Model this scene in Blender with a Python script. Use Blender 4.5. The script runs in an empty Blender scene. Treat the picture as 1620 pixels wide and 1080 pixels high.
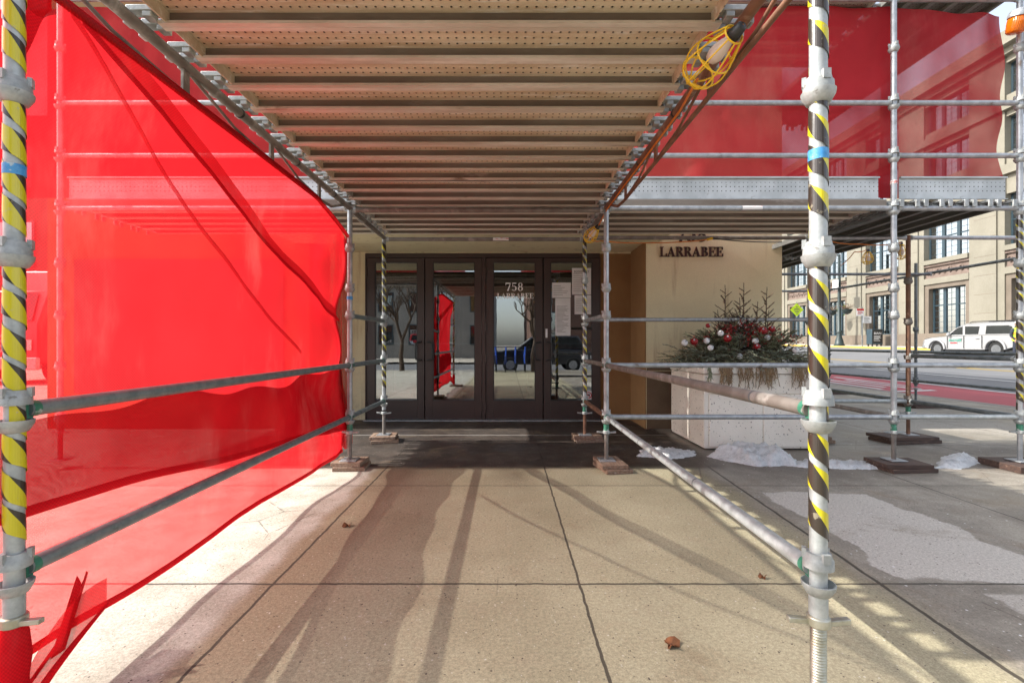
import bpy, bmesh, math, random
from mathutils import Vector, Matrix, noise as mnoise
R = math.radians
random.seed(7)
S = bpy.context.scene
COL = S.collection
# ------------------------------------------------------------------ camera, sky, sun, exposure
CH = 1.18                                   # camera height
cam = bpy.data.cameras.new("camera"); co = bpy.data.objects.new("camera", cam); COL.objects.link(co)
co.location = (0, 0, CH); co.rotation_euler = (R(90), 0, 0)
cam.sensor_width = 36; cam.lens = 735 / 1620 * 36
cam.shift_x = 8 / 1620; cam.shift_y = 4 / 1620
cam.clip_start = 0.05; cam.clip_end = 2000
S.camera = co
SUN_EL = 38.7
sd = Vector((math.cos(R(SUN_EL)), 0.008, -math.sin(R(SUN_EL))))
W = bpy.data.worlds.new("World"); S.world = W; W.use_nodes = True
wn = W.node_tree.nodes; wl = W.node_tree.links
bg = wn.get("Background") or wn.new("ShaderNodeBackground")
sky = wn.new("ShaderNodeTexSky"); sky.sky_type = 'NISHITA'; sky.sun_disc = False
sky.sun_elevation = R(SUN_EL); sky.sun_rotation = R(270.5)
sky.air_density = 1.0; sky.dust_density = 2.5; sky.ozone_density = 1.0
hs = wn.new('ShaderNodeHueSaturation'); hs.inputs['Saturation'].default_value = .5
wl.new(sky.outputs[0], hs.inputs['Color']); wl.new(hs.outputs[0], bg.inputs[0]); bg.inputs[1].default_value = 0.15
sl = bpy.data.lights.new("sun", 'SUN'); so = bpy.data.objects.new("sun", sl); COL.objects.link(so)
so.rotation_euler = sd.to_track_quat('-Z', 'Y').to_euler(); so.location = (0, -10, 20)
sl.energy = 2.7; sl.angle = R(0.5); sl.color = (1.0, 0.955, 0.88)
S.view_settings.view_transform = 'Standard'; S.view_settings.look = 'None'
S.view_settings.gamma = 1; S.view_settings.exposure = 1.42
S.cycles.max_bounces = 10; S.cycles.transparent_max_bounces = 24

# ------------------------------------------------------------------ material helpers
class NT:
    def __init__(s, name):
        s.m = bpy.data.materials.new(name); s.m.use_nodes = True
        s.t = s.m.node_tree; s.t.nodes.clear()
        s.out = s.t.nodes.new("ShaderNodeOutputMaterial")
    def n(s, typ, **kw):
        nd = s.t.nodes.new(typ)
        for k, v in kw.items():
            setattr(nd, k, v)
        return nd
    def put(s, sock, v):
        if isinstance(v, bpy.types.NodeSocket): s.t.links.new(v, sock)
        elif isinstance(v, (tuple, list)) and len(v) == 3 and sock.type == 'RGBA': sock.default_value = (*v, 1)
        else: sock.default_value = v
    def math(s, op, a, b=0.0, c=0.0, clamp=False):
        nd = s.n("ShaderNodeMath", operation=op, use_clamp=clamp)
        s.put(nd.inputs[0], a); s.put(nd.inputs[1], b); s.put(nd.inputs[2], c); return nd.outputs[0]
    def mix(s, f, a, b, blend='MIX'):
        nd = s.n("ShaderNodeMixRGB", blend_type=blend)
        s.put(nd.inputs[0], f); s.put(nd.inputs[1], a); s.put(nd.inputs[2], b); return nd.outputs[0]
    def ss(s, v, a, b):
        nd = s.n("ShaderNodeMapRange", interpolation_type='SMOOTHSTEP')
        s.put(nd.inputs[0], v); s.put(nd.inputs[1], a); s.put(nd.inputs[2], b)
        nd.inputs[3].default_value = 0; nd.inputs[4].default_value = 1; return nd.outputs[0]
    def coord(s, kind='Object'):
        if kind == 'Position': return s.n("ShaderNodeNewGeometry").outputs['Position']
        return s.n("ShaderNodeTexCoord").outputs[kind]
    def map(s, v, sc=(1, 1, 1), rot=(0, 0, 0), loc=(0, 0, 0)):
        nd = s.n("ShaderNodeMapping"); s.put(nd.inputs[0], v)
        nd.inputs['Scale'].default_value = sc; nd.inputs['Rotation'].default_value = rot; nd.inputs['Location'].default_value = loc
        return nd.outputs[0]
    def noise(s, v, scale, detail=4, rough=0.55, dist=0.0):
        nd = s.n("ShaderNodeTexNoise"); s.put(nd.inputs['Vector'], v); nd.inputs['Scale'].default_value = scale
        nd.inputs['Detail'].default_value = detail; nd.inputs['Roughness'].default_value = rough; nd.inputs['Distortion'].default_value = dist
        return nd.outputs[0]
    def voro(s, v, scale, rnd=1.0, dims='3D', feature='F1'):
        nd = s.n("ShaderNodeTexVoronoi", voronoi_dimensions=dims, feature=feature)
        s.put(nd.inputs['Vector'], v); nd.inputs['Scale'].default_value = scale; nd.inputs['Randomness'].default_value = rnd
        return nd.outputs[0]
    def xyz(s, v):
        nd = s.n("ShaderNodeSeparateXYZ"); s.put(nd.inputs[0], v); return nd.outputs
    def bump(s, h, strength=0.3, dist=0.01):
        nd = s.n("ShaderNodeBump"); s.put(nd.inputs['Height'], h); nd.inputs['Strength'].default_value = strength
        nd.inputs['Distance'].default_value = dist; return nd.outputs[0]
    def bsdf(s, base, rough=0.6, metal=0.0, normal=None, spec=0.5, coat=0.0):
        nd = s.n("ShaderNodeBsdfPrincipled")
        s.put(nd.inputs['Base Color'], base); s.put(nd.inputs['Roughness'], rough); s.put(nd.inputs['Metallic'], metal)
        s.put(nd.inputs['Specular IOR Level'], spec); s.put(nd.inputs['Coat Weight'], coat)
        if normal is not None: s.put(nd.inputs['Normal'], normal)
        s.t.links.new(nd.outputs[0], s.out.inputs[0]); return nd

def mottled(name, c1, c2, scale=8, rough=(0.5, 0.8), metal=0.0, bump=0.2, c3=None, t3=(0.6, 0.7), scale3=5, fine=60, coat=0.0, detail=6, bdist=0.004, stretch=(1, 1, 1)):
    t = NT(name); v = t.map(t.coord(), stretch)
    oi = t.n("ShaderNodeObjectInfo").outputs['Random']
    cmb = t.n("ShaderNodeVectorMath", operation='ADD'); t.put(cmb.inputs[0], v)
    cx = t.n("ShaderNodeCombineXYZ"); t.put(cx.inputs[0], t.math('MULTIPLY', oi, 37.0)); t.put(cx.inputs[1], t.math('MULTIPLY', oi, 91.0))
    t.put(cmb.inputs[1], cx.outputs[0]); v = cmb.outputs[0]
    a = t.noise(v, scale, detail, 0.6); f = t.ss(a, 0.35, 0.65)
    col = t.mix(f, c1, c2)
    if c3 is not None:
        b = t.noise(v, scale3, 6, 0.65, 0.3); col = t.mix(t.ss(b, *t3), col, c3)
    fn = t.noise(v, fine, 3, 0.6)
    col = t.mix(0.35, col, t.mix(fn, (0.25, 0.25, 0.25), (1, 1, 1)), 'MULTIPLY') if fine else col
    rg = t.math('MULTIPLY_ADD', a, rough[1] - rough[0], rough[0])
    t.bsdf(col, rg, metal, t.bump(t.math('ADD', a, t.math('MULTIPLY', fn, 0.4)), bump, bdist), 0.5, coat)
    return t.m

M = {}
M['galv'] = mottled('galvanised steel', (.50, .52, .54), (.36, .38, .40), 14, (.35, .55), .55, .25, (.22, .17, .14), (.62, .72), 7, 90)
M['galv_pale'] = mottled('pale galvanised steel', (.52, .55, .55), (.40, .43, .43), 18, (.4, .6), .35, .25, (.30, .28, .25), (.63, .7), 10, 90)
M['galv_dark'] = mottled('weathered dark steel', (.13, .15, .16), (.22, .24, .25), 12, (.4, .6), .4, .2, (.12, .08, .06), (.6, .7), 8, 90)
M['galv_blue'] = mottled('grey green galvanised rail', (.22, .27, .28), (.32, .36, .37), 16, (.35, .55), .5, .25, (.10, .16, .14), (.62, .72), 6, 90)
M['rust_tube'] = mottled('rusted brown steel tube', (.26, .13, .075), (.17, .085, .055), 10, (.6, .85), .2, .35, (.36, .27, .20), (.58, .7), 7, 80)
M['rust_grey'] = mottled('grey brown weathered tube', (.26, .235, .21), (.19, .16, .14), 10, (.5, .8), .3, .3, (.40, .37, .34), (.55, .68), 6, 80)
M['green_paint'] = mottled('chipped green paint', (.03, .17, .10), (.06, .24, .16), 20, (.45, .6), 0, .25, (.45, .48, .46), (.55, .62), 16, 60)
M['cast'] = mottled('pale cast steel', (.47, .49, .485), (.34, .36, .355), 22, (.45, .7), .3, .35, (.22, .21, .19), (.62, .7), 18, 120)
M['thread'] = mottled('zinc yellow thread', (.55, .55, .48), (.42, .40, .30), 20, (.35, .5), .6, .2, None, fine=60)
M['wood'] = mottled('weathered timber', (.30, .20, .14), (.20, .125, .085), 4, (.7, .9), 0, .5, (.40, .32, .26), (.55, .7), 3, 40, stretch=(12, 1.2, 12))
M['wood_dark'] = mottled('dark wet timber', (.10, .055, .04), (.06, .035, .028), 4, (.55, .8), 0, .5, (.22, .14, .10), (.58, .7), 3, 40, stretch=(1.2, 12, 12))
M['door'] = mottled('dark brown painted aluminium', (.052, .031, .027), (.044, .027, .024), 3, (.33, .42), .0, .02, None, fine=0)
M['black'] = mottled('black plastic', (.012, .012, .013), (.02, .02, .02), 8, (.35, .5), 0, .05, None, fine=0)
M['rubber'] = mottled('tyre rubber', (.010, .010, .010), (.016, .016, .015), 30, (.8, .95), 0, .2, None)
M['white_paint'] = mottled('white automotive paint', (.30, .30, .30), (.285, .285, .29), 1.2, (.22, .28), 0, .0, None, fine=0, coat=.6)
M['dark_car'] = mottled('dark blue black automotive paint', (.012, .014, .02), (.016, .018, .024), 1.2, (.2, .25), 0, .0, None, fine=0, coat=.8)
M['yellow'] = mottled('yellow plastic', (.80, .50, .015), (.72, .42, .01), 12, (.35, .5), 0, .05, None, fine=0)
M['orange_cord'] = mottled('orange cord jacket', (.75, .22, .02), (.62, .17, .015), 12, (.45, .6), 0, .05, None, fine=0)
M['bulb'] = mottled('milky bulb', (.72, .62, .55), (.66, .56, .5), 6, (.2, .3), 0, .0, None, fine=0)
M['cfl'] = mottled('white porcelain', (.8, .8, .78), (.75, .75, .72), 6, (.2, .3), 0, .0, None, fine=0)
M['blue_band'] = mottled('blue tape', (.03, .25, .62), (.10, .38, .72), 40, (.4, .5), 0, .0, (.5, .6, .66), (.6, .66), 40)
M['red_band'] = mottled('red tape', (.55, .02, .02), (.45, .02, .02), 40, (.4, .5), 0, .0, None)
M['sticker'] = mottled('white sticker with worn red print', (.78, .76, .74), (.72, .70, .68), 30, (.5, .6), 0, .0, (.6, .12, .10), (.52, .56), 34, 0, stretch=(.35, 1, 1.6))
M['paper'] = mottled('white paper', (.74, .75, .76), (.66, .67, .68), 5, (.7, .8), 0, .05, None, fine=0)
M['ink'] = mottled('grey printing ink', (.10, .10, .10), (.14, .14, .14), 5, (.7, .8), 0, .0, None, fine=0)
M['letter_white'] = mottled('frosted vinyl lettering', (.9, .9, .9), (.85, .85, .85), 5, (.6, .7), 0, .0, None, fine=0)
M['bronze'] = mottled('dark bronze letters', (.055, .022, .016), (.04, .018, .014), 10, (.45, .6), .1, .1, None, fine=0)
M['red_plastic'] = mottled('red enamel', (.55, .015, .02), (.46, .012, .018), 10, (.3, .4), 0, .0, None, fine=0)
M['orn_red'] = mottled('red glitter bauble', (.36, .008, .014), (.26, .006, .01), 60, (.3, .5), .1, .4, None, fine=200)
M['orn_white'] = mottled('white glazed bauble', (.78, .78, .78), (.66, .67, .68), 9, (.15, .25), 0, .05, None, fine=0)
M['berry'] = mottled('red berries', (.36, .012, .012), (.22, .01, .01), 30, (.35, .5), 0, .0, None, fine=0)
M['bark'] = mottled('brown bark', (.11, .075, .05), (.07, .048, .034), 14, (.8, .95), 0, .6, None)
M['stucco'] = None
M['terracotta'] = mottled('brown ornamental stone', (.20, .15, .125), (.155, .112, .09), 3, (.8, .95), 0, .6, None, fine=30, bdist=.02)
M['limestone'] = mottled('cream limestone', (.235, .218, .172), (.205, .19, .147), .7, (.75, .9), 0, .15, (.20, .185, .145), (.58, .75), .5, 12, bdist=.01)
M['brownstone'] = mottled('brown granite base', (.165, .132, .10), (.135, .108, .08), 1.2, (.6, .8), 0, .15, None, fine=25, bdist=.01)
M['win_frame'] = mottled('dark teal window frame', (.022, .045, .06), (.018, .038, .05), 4, (.4, .5), 0, .0, None, fine=0)
M['lamp_iron'] = mottled('dark green cast iron', (.02, .035, .035), (.03, .045, .045), 8, (.4, .55), .1, .1, None, fine=0)
M['brick_dark'] = mottled('dark brown brick', (.16, .085, .06), (.12, .065, .05), 1.0, (.8, .9), 0, .1, None, fine=25)
M['siding'] = mottled('pale grey siding', (.26, .255, .24), (.22, .215, .205), 1.0, (.7, .8), 0, .05, None, fine=25)
M['blue_bike'] = mottled('blue cycle paint', (.02, .10, .55), (.02, .08, .45), 6, (.3, .4), 0, .0, None, fine=0)
M['sign_lime'] = mottled('fluorescent yellow green sheeting', (.55, .78, .02), (.50, .72, .02), 6, (.4, .5), 0, .0, None, fine=0)
M['hivis'] = mottled('lime high visibility cloth', (.50, .75, .05), (.42, .66, .04), 9, (.7, .85), 0, .1, None, fine=0)
M['hivis_orange'] = mottled('orange trim', (.85, .20, .02), (.8, .16, .02), 9, (.6, .7), 0, .0, None, fine=0)
M['trousers'] = mottled('navy work trousers', (.02, .025, .045), (.03, .035, .055), 9, (.8, .9), 0, .1, None)
M['skin'] = mottled('skin', (.42, .25, .18), (.38, .22, .16), 9, (.5, .6), 0, .0, None, fine=0)
M['green_letter'] = mottled('green lettering', (.0, .30, .20), (.0, .26, .17), 4, (.4, .5), 0, 0, None, fine=0)
M['headlamp'] = mottled('clear lamp', (.7, .7, .7), (.5, .5, .5), 9, (.1, .2), 0, 0, None, fine=0)
M['leaf_dry'] = mottled('dry leaf', (.24, .09, .03), (.14, .05, .02), 30, (.7, .85), 0, .3, None)
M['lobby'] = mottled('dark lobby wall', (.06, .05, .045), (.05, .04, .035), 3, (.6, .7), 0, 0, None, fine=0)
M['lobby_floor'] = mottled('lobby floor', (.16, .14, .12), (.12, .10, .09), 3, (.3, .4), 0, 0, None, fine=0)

def foliage(name, c1, c2, c3):
    t = NT(name); v = t.coord(); a = t.noise(v, 9, 4); b = t.noise(v, 45, 3)
    col = t.mix(t.ss(a, .35, .65), c1, c2); col = t.mix(t.ss(b, .55, .7), col, c3)
    p = t.bsdf(col, .65); return t.m
M['fir'] = foliage('fir needles', (.15, .175, .10), (.20, .215, .12), (.30, .27, .15))
M['fir_blue'] = foliage('blue green needles', (.19, .225, .165), (.24, .27, .20), (.32, .34, .25))
M['dead'] = foliage('dry brown spruce', (.15, .10, .065), (.20, .135, .085), (.11, .11, .06))
M['cedar'] = foliage('dry hanging cedar', (.30, .19, .09), (.22, .13, .06), (.14, .13, .06))
M['dark_leaf'] = foliage('dark purple leaves', (.030, .022, .024), (.045, .03, .03), (.075, .05, .045))
M['dusty'] = foliage('silver leaves', (.50, .52, .50), (.40, .42, .40), (.6, .62, .6))

def stucco():
    t = NT('tan stucco'); v = t.coord('Position'); a = t.noise(v, 1.1, 5); b = t.noise(v, 90, 3, .7); c = t.noise(t.map(v, (5, 5, .6)), 1.6, 5)
    col = t.mix(t.ss(a, .35, .65), (.86, .775, .51), (.79, .70, .45)); col = t.mix(t.ss(c, .55, .75), col, (.62, .51, .31))
    zz_ = t.xyz(v)[2]; gr_ = t.math('MULTIPLY', t.math('SUBTRACT', 1.0, t.ss(zz_, .1, 1.0)), t.ss(t.noise(v, 3, 5, .7), .42, .6)); col = t.mix(t.math('MULTIPLY', gr_, .5), col, (.34, .27, .17))
    col = t.mix(.45, col, t.mix(b, (.35, .35, .35), (1, 1, 1)), 'MULTIPLY')
    t.bsdf(col, .9, 0, t.bump(b, .5, .006)); return t.m
M['stucco'] = stucco()
def planter_mat():
    t = NT('exposed aggregate precast'); v = t.coord('Position'); d = t.voro(v, 42); k = t.voro(v, 17)
    a = t.noise(v, 2.5, 5)
    col = t.mix(t.ss(a, .3, .7), (.88, .82, .73), (.79, .73, .64))
    pit = t.math('SUBTRACT', 1.0, t.ss(d, .16, .24)); pk = t.noise(v, 30, 2)
    col = t.mix(t.math('MULTIPLY', pit, t.ss(pk, .5, .62)), col, (.12, .09, .075))
    pit2 = t.math('SUBTRACT', 1.0, t.ss(k, .10, .16))
    col = t.mix(t.math('MULTIPLY', pit2, .8), col, (.16, .12, .10))
    t.bsdf(col, .85, 0, t.bump(t.math('SUBTRACT', t.noise(v, 60, 3), pit), .35, .006)); return t.m
M['planter'] = planter_mat()
M['recess'] = mottled('wall browned for shade', (.33, .185, .075), (.28, .15, .06), 1.5, (.85, .95), 0, .2, None, fine=90)  # brown tone stands in for shade in the recess and behind the net
M['lip'] = mottled('worn bright plank lip', (.84, .78, .68), (.60, .51, .41), 3, (.4, .6), .1, .2, (.34, .25, .18), (.6, .7), 5, 60, stretch=(.3, 1, 1))
M['flange'] = mottled('dark plank flange', (.25, .21, .17), (.17, .13, .10), 3, (.5, .75), .1, .2, (.34, .29, .25), (.6, .72), 5, 60, stretch=(.3, 1, 1))  # set darker than the plank sheet

def plank_mat(name, c1, c2, c3, metal):
    t = NT(name); v = t.coord(); oi = t.n("ShaderNodeObjectInfo").outputs['Random']
    cx = t.n("ShaderNodeCombineXYZ"); t.put(cx.inputs[0], t.math('MULTIPLY', oi, 53.0)); t.put(cx.inputs[1], t.math('MULTIPLY', oi, 17.0))
    ad = t.n("ShaderNodeVectorMath", operation='ADD'); t.put(ad.inputs[0], t.map(v, (.55, 4.5, 4))); t.put(ad.inputs[1], cx.outputs[0]); w = ad.outputs[0]
    a = t.noise(w, 2.2, 6, .6); b = t.noise(w, 7, 5, .65, .4)
    col = t.mix(t.ss(a, .3, .7), c1, c2); col = t.mix(t.ss(b, .52, .72), col, c3)
    f = t.noise(v, 120, 2); col = t.mix(.3, col, t.mix(f, (.3, .3, .3), (1, 1, 1)), 'MULTIPLY')
    d = t.voro(v, 26, 0.0, '2D'); dot = t.math('SUBTRACT', 1.0, t.ss(d, .10, .17))
    s = t.xyz(v); inn = t.math('SUBTRACT', 1.0, t.ss(t.math('ABSOLUTE', s[1]), .095, .10))
    dot = t.math('MULTIPLY', dot, inn)
    col = t.mix(dot, col, (.03, .02, .015))
    ring = t.math('MULTIPLY', t.math('SUBTRACT', 1.0, t.ss(d, .2, .3)), inn)
    t.bsdf(col, t.math('MULTIPLY_ADD', a, .25, .42), metal, t.bump(t.math('ADD', t.math('MULTIPLY', ring, .7), t.math('MULTIPLY', f, .25)), .6, .004)); return t.m
M['plank'] = plank_mat('brown stained plank steel', (.80, .68, .50), (.56, .43, .28), (.84, .79, .70), .05)
M['plank_grey'] = plank_mat('grey plank steel', (.52, .48, .43), (.40, .36, .32), (.60, .57, .54), .1)
M['plank_green'] = plank_mat('dull plank steel', (.20, .205, .195), (.15, .15, .14), (.27, .27, .26), .3)
def toe_mat():
    t = NT('perforated galvanised sheet'); v = t.coord(); a = t.noise(v, 5, 6); b = t.noise(v, 22, 4, .7)
    col = t.mix(t.ss(a, .35, .65), (.56, .58, .58), (.44, .46, .46)); col = t.mix(t.ss(b, .6, .75), col, (.34, .33, .31))
    s = t.xyz(v); c = t.n("ShaderNodeCombineXYZ"); t.put(c.inputs[0], s[0]); t.put(c.inputs[1], s[2])
    d = t.voro(c.outputs[0], 24, 0.0, '2D'); dot = t.math('SUBTRACT', 1.0, t.ss(d, .10, .17))
    inn = t.math('SUBTRACT', 1.0, t.ss(t.math('ABSOLUTE', t.math('SUBTRACT', s[2], .11)), .055, .06))
    col = t.mix(t.math('MULTIPLY', dot, inn), col, (.08, .08, .08))
    t.bsdf(col, .5, .4, t.bump(b, .2, .003)); return t.m
M['toe'] = toe_mat()

def net_mat(name, col, opac, ripple=0.0, wv=60, tl_=.5):
    t = NT(name); v = t.coord('Position')
    tr = t.n("ShaderNodeBsdfTransparent"); t.put(tr.inputs[0], (1, .93, .93))
    n1 = t.noise(v, 3.5, 4); n2 = t.noise(v, 420, 1)
    c = t.mix(t.ss(n1, .3, .7), col, tuple(x * .88 for x in col))
    sz0 = t.xyz(v); th = t.math('MULTIPLY', t.math('SINE', t.math('MULTIPLY', sz0[2], 480.0)), t.math('SINE', t.math('MULTIPLY', t.math('ADD', sz0[1], sz0[0]), 480.0)))
    c = t.mix(.55, c, t.mix(t.math('MULTIPLY_ADD', th, .5, .5), (.62, .62, .62), (1.1, 1.1, 1.1)), 'MULTIPLY')
    dst = t.noise(t.map(v, (1, 1, .35)), 1.6, 6, .65); c = t.mix(t.math('MULTIPLY', t.ss(dst, .5, .75), .22), c, (.62, .30, .26))
    c = t.mix(.22, c, t.mix(n2, (.35, .35, .35), (1, 1, 1)), 'MULTIPLY')
    di = t.n("ShaderNodeBsdfDiffuse"); t.put(di.inputs[0], c)
    tl = t.n("ShaderNodeBsdfTranslucent"); t.put(tl.inputs[0], c)
    mx = t.n("ShaderNodeMixShader"); mx.inputs[0].default_value = tl_
    t.t.links.new(di.outputs[0], mx.inputs[1]); t.t.links.new(tl.outputs[0], mx.inputs[2])
    fac = t.math('MULTIPLY_ADD', t.math('SUBTRACT', n1, .5), .12, opac)
    if ripple:
        sz = t.xyz(v); ph = t.math('MULTIPLY_ADD', t.noise(t.map(v, (1, .8, 1.5)), 2.6, 1.5, .5, .4), wv * .55, t.math('MULTIPLY', sz[2], wv * .45))
        fac = t.math('ADD', fac, t.math('MULTIPLY', t.math('SINE', t.math('MULTIPLY', ph, 6.2832)), ripple * .5))
    fac = t.math('MINIMUM', t.math('MAXIMUM', fac, 0.02), .97)
    ge = t.n("ShaderNodeNewGeometry"); dp = t.n("ShaderNodeVectorMath", operation='DOT_PRODUCT')
    t.t.links.new(ge.outputs['Incoming'], dp.inputs[0]); t.t.links.new(ge.outputs['Normal'], dp.inputs[1])
    cs = t.math('MAXIMUM', t.math('ABSOLUTE', dp.outputs['Value']), .12)      # threads close up at a slant
    fac = t.math('SUBTRACT', 1.0, t.math('POWER', t.math('SUBTRACT', 1.0, fac), t.math('DIVIDE', 1.0, cs)))
    fm = t.n("ShaderNodeMixShader"); t.put(fm.inputs[0], fac)
    t.t.links.new(tr.outputs[0], fm.inputs[1]); t.t.links.new(mx.outputs[0], fm.inputs[2]); t.t.links.new(fm.outputs[0], t.out.inputs[0])
    return t.m
RED = (.72, .016, .024)
M['net'] = net_mat('red debris netting', RED, .56)
M['net_fold'] = net_mat('red netting fold', RED, .6, tl_=.3)
M['net_band'] = net_mat('red netting gathered band', (.50, .007, .014), .68, .07, 70, tl_=.22)
M['net_sheer'] = net_mat('sheer red netting', RED, .52)
M['net_hem'] = net_mat('red netting hem', (.80, .012, .02), .95, tl_=.10)
M['net_back_thin'] = net_mat('thin dark red netting', (.62, .05, .065), .72)
M['net_back'] = net_mat('dark red netting', (.60, .045, .06), .89)

def glass_mat(name, refl, tint):
    t = NT(name); tr = t.n("ShaderNodeBsdfTransparent"); t.put(tr.inputs[0], tint)
    gl = t.n("ShaderNodeBsdfGlossy"); gl.inputs['Roughness'].default_value = .0; t.put(gl.inputs[0], (.92, .95, .96))
    n = t.noise(t.coord('Position'), 1.3, 2); t.put(gl.inputs['Normal'], t.bump(n, .012, .05))
    lw = t.n("ShaderNodeLayerWeight"); lw.inputs[0].default_value = .35
    f = t.math('MULTIPLY_ADD', lw.outputs['Fresnel'], 1 - refl, refl, clamp=True)
    mx = t.n("ShaderNodeMixShader"); t.put(mx.inputs[0], f)
    t.t.links.new(tr.outputs[0], mx.inputs[1]); t.t.links.new(gl.outputs[0], mx.inputs[2]); t.t.links.new(mx.outputs[0], t.out.inputs[0]); return t.m
M['glass'] = glass_mat('door glass', .24, (.55, .59, .59))
M['pane'] = glass_mat('window pane', .45, (.35, .38, .40))
M['car_glass'] = mottled('tinted car glass', (.010, .014, .016), (.014, .018, .019), 2, (.04, .06), 0, 0, None, fine=0)
def amber():
    t = NT('amber lens'); p = t.bsdf((.85, .20, .01), .15); p.inputs['Transmission Weight'].default_value = .45
    n = t.n("ShaderNodeTexWave"); t.put(n.inputs['Vector'], t.coord()); n.inputs['Scale'].default_value = 30
    t.put(p.inputs['Normal'], t.bump(n.outputs[1], .4, .004)); return t.m
M['amber'] = amber()
M['alloy'] = mottled('grey alloy', (.16, .165, .17), (.12, .125, .13), 9, (.35, .45), .4, 0, None, fine=0)
def tape_mat():
    t = NT('black and yellow hazard tape'); v = t.coord('UV'); s = t.xyz(v)
    ph = t.math('FRACT', t.math('DIVIDE', t.math('ADD', s[0], s[1]), .156))
    f = t.ss(ph, .50, .503); n = t.noise(t.coord(), 26, 4); sc = t.ss(n, .66, .70)
    col = t.mix(f, (.035, .026, .020), (.58, .50, .012)); col = t.mix(t.math('MULTIPLY', sc, .5), col, (.4, .36, .25))
    t.bsdf(col, .28, 0, t.bump(t.noise(t.coord(), 34, 3), .25, .003), .5, .25); return t.m
M['tape'] = tape_mat()
def snow():
    t = NT('old dirty snow'); v = t.coord('Position'); a = t.noise(v, 14, 5, .7); b = t.noise(v, 60, 4, .75)
    col = t.mix(t.ss(a, .4, .7), (.70, .705, .71), (.50, .51, .52)); col = t.mix(t.math('MULTIPLY', t.ss(b, .60, .68), .8), col, (.16, .14, .13))
    p = t.bsdf(col, .55, 0, t.bump(t.math('ADD', a, b), .6, .02)); return t.m
M['snow'] = snow()

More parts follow.
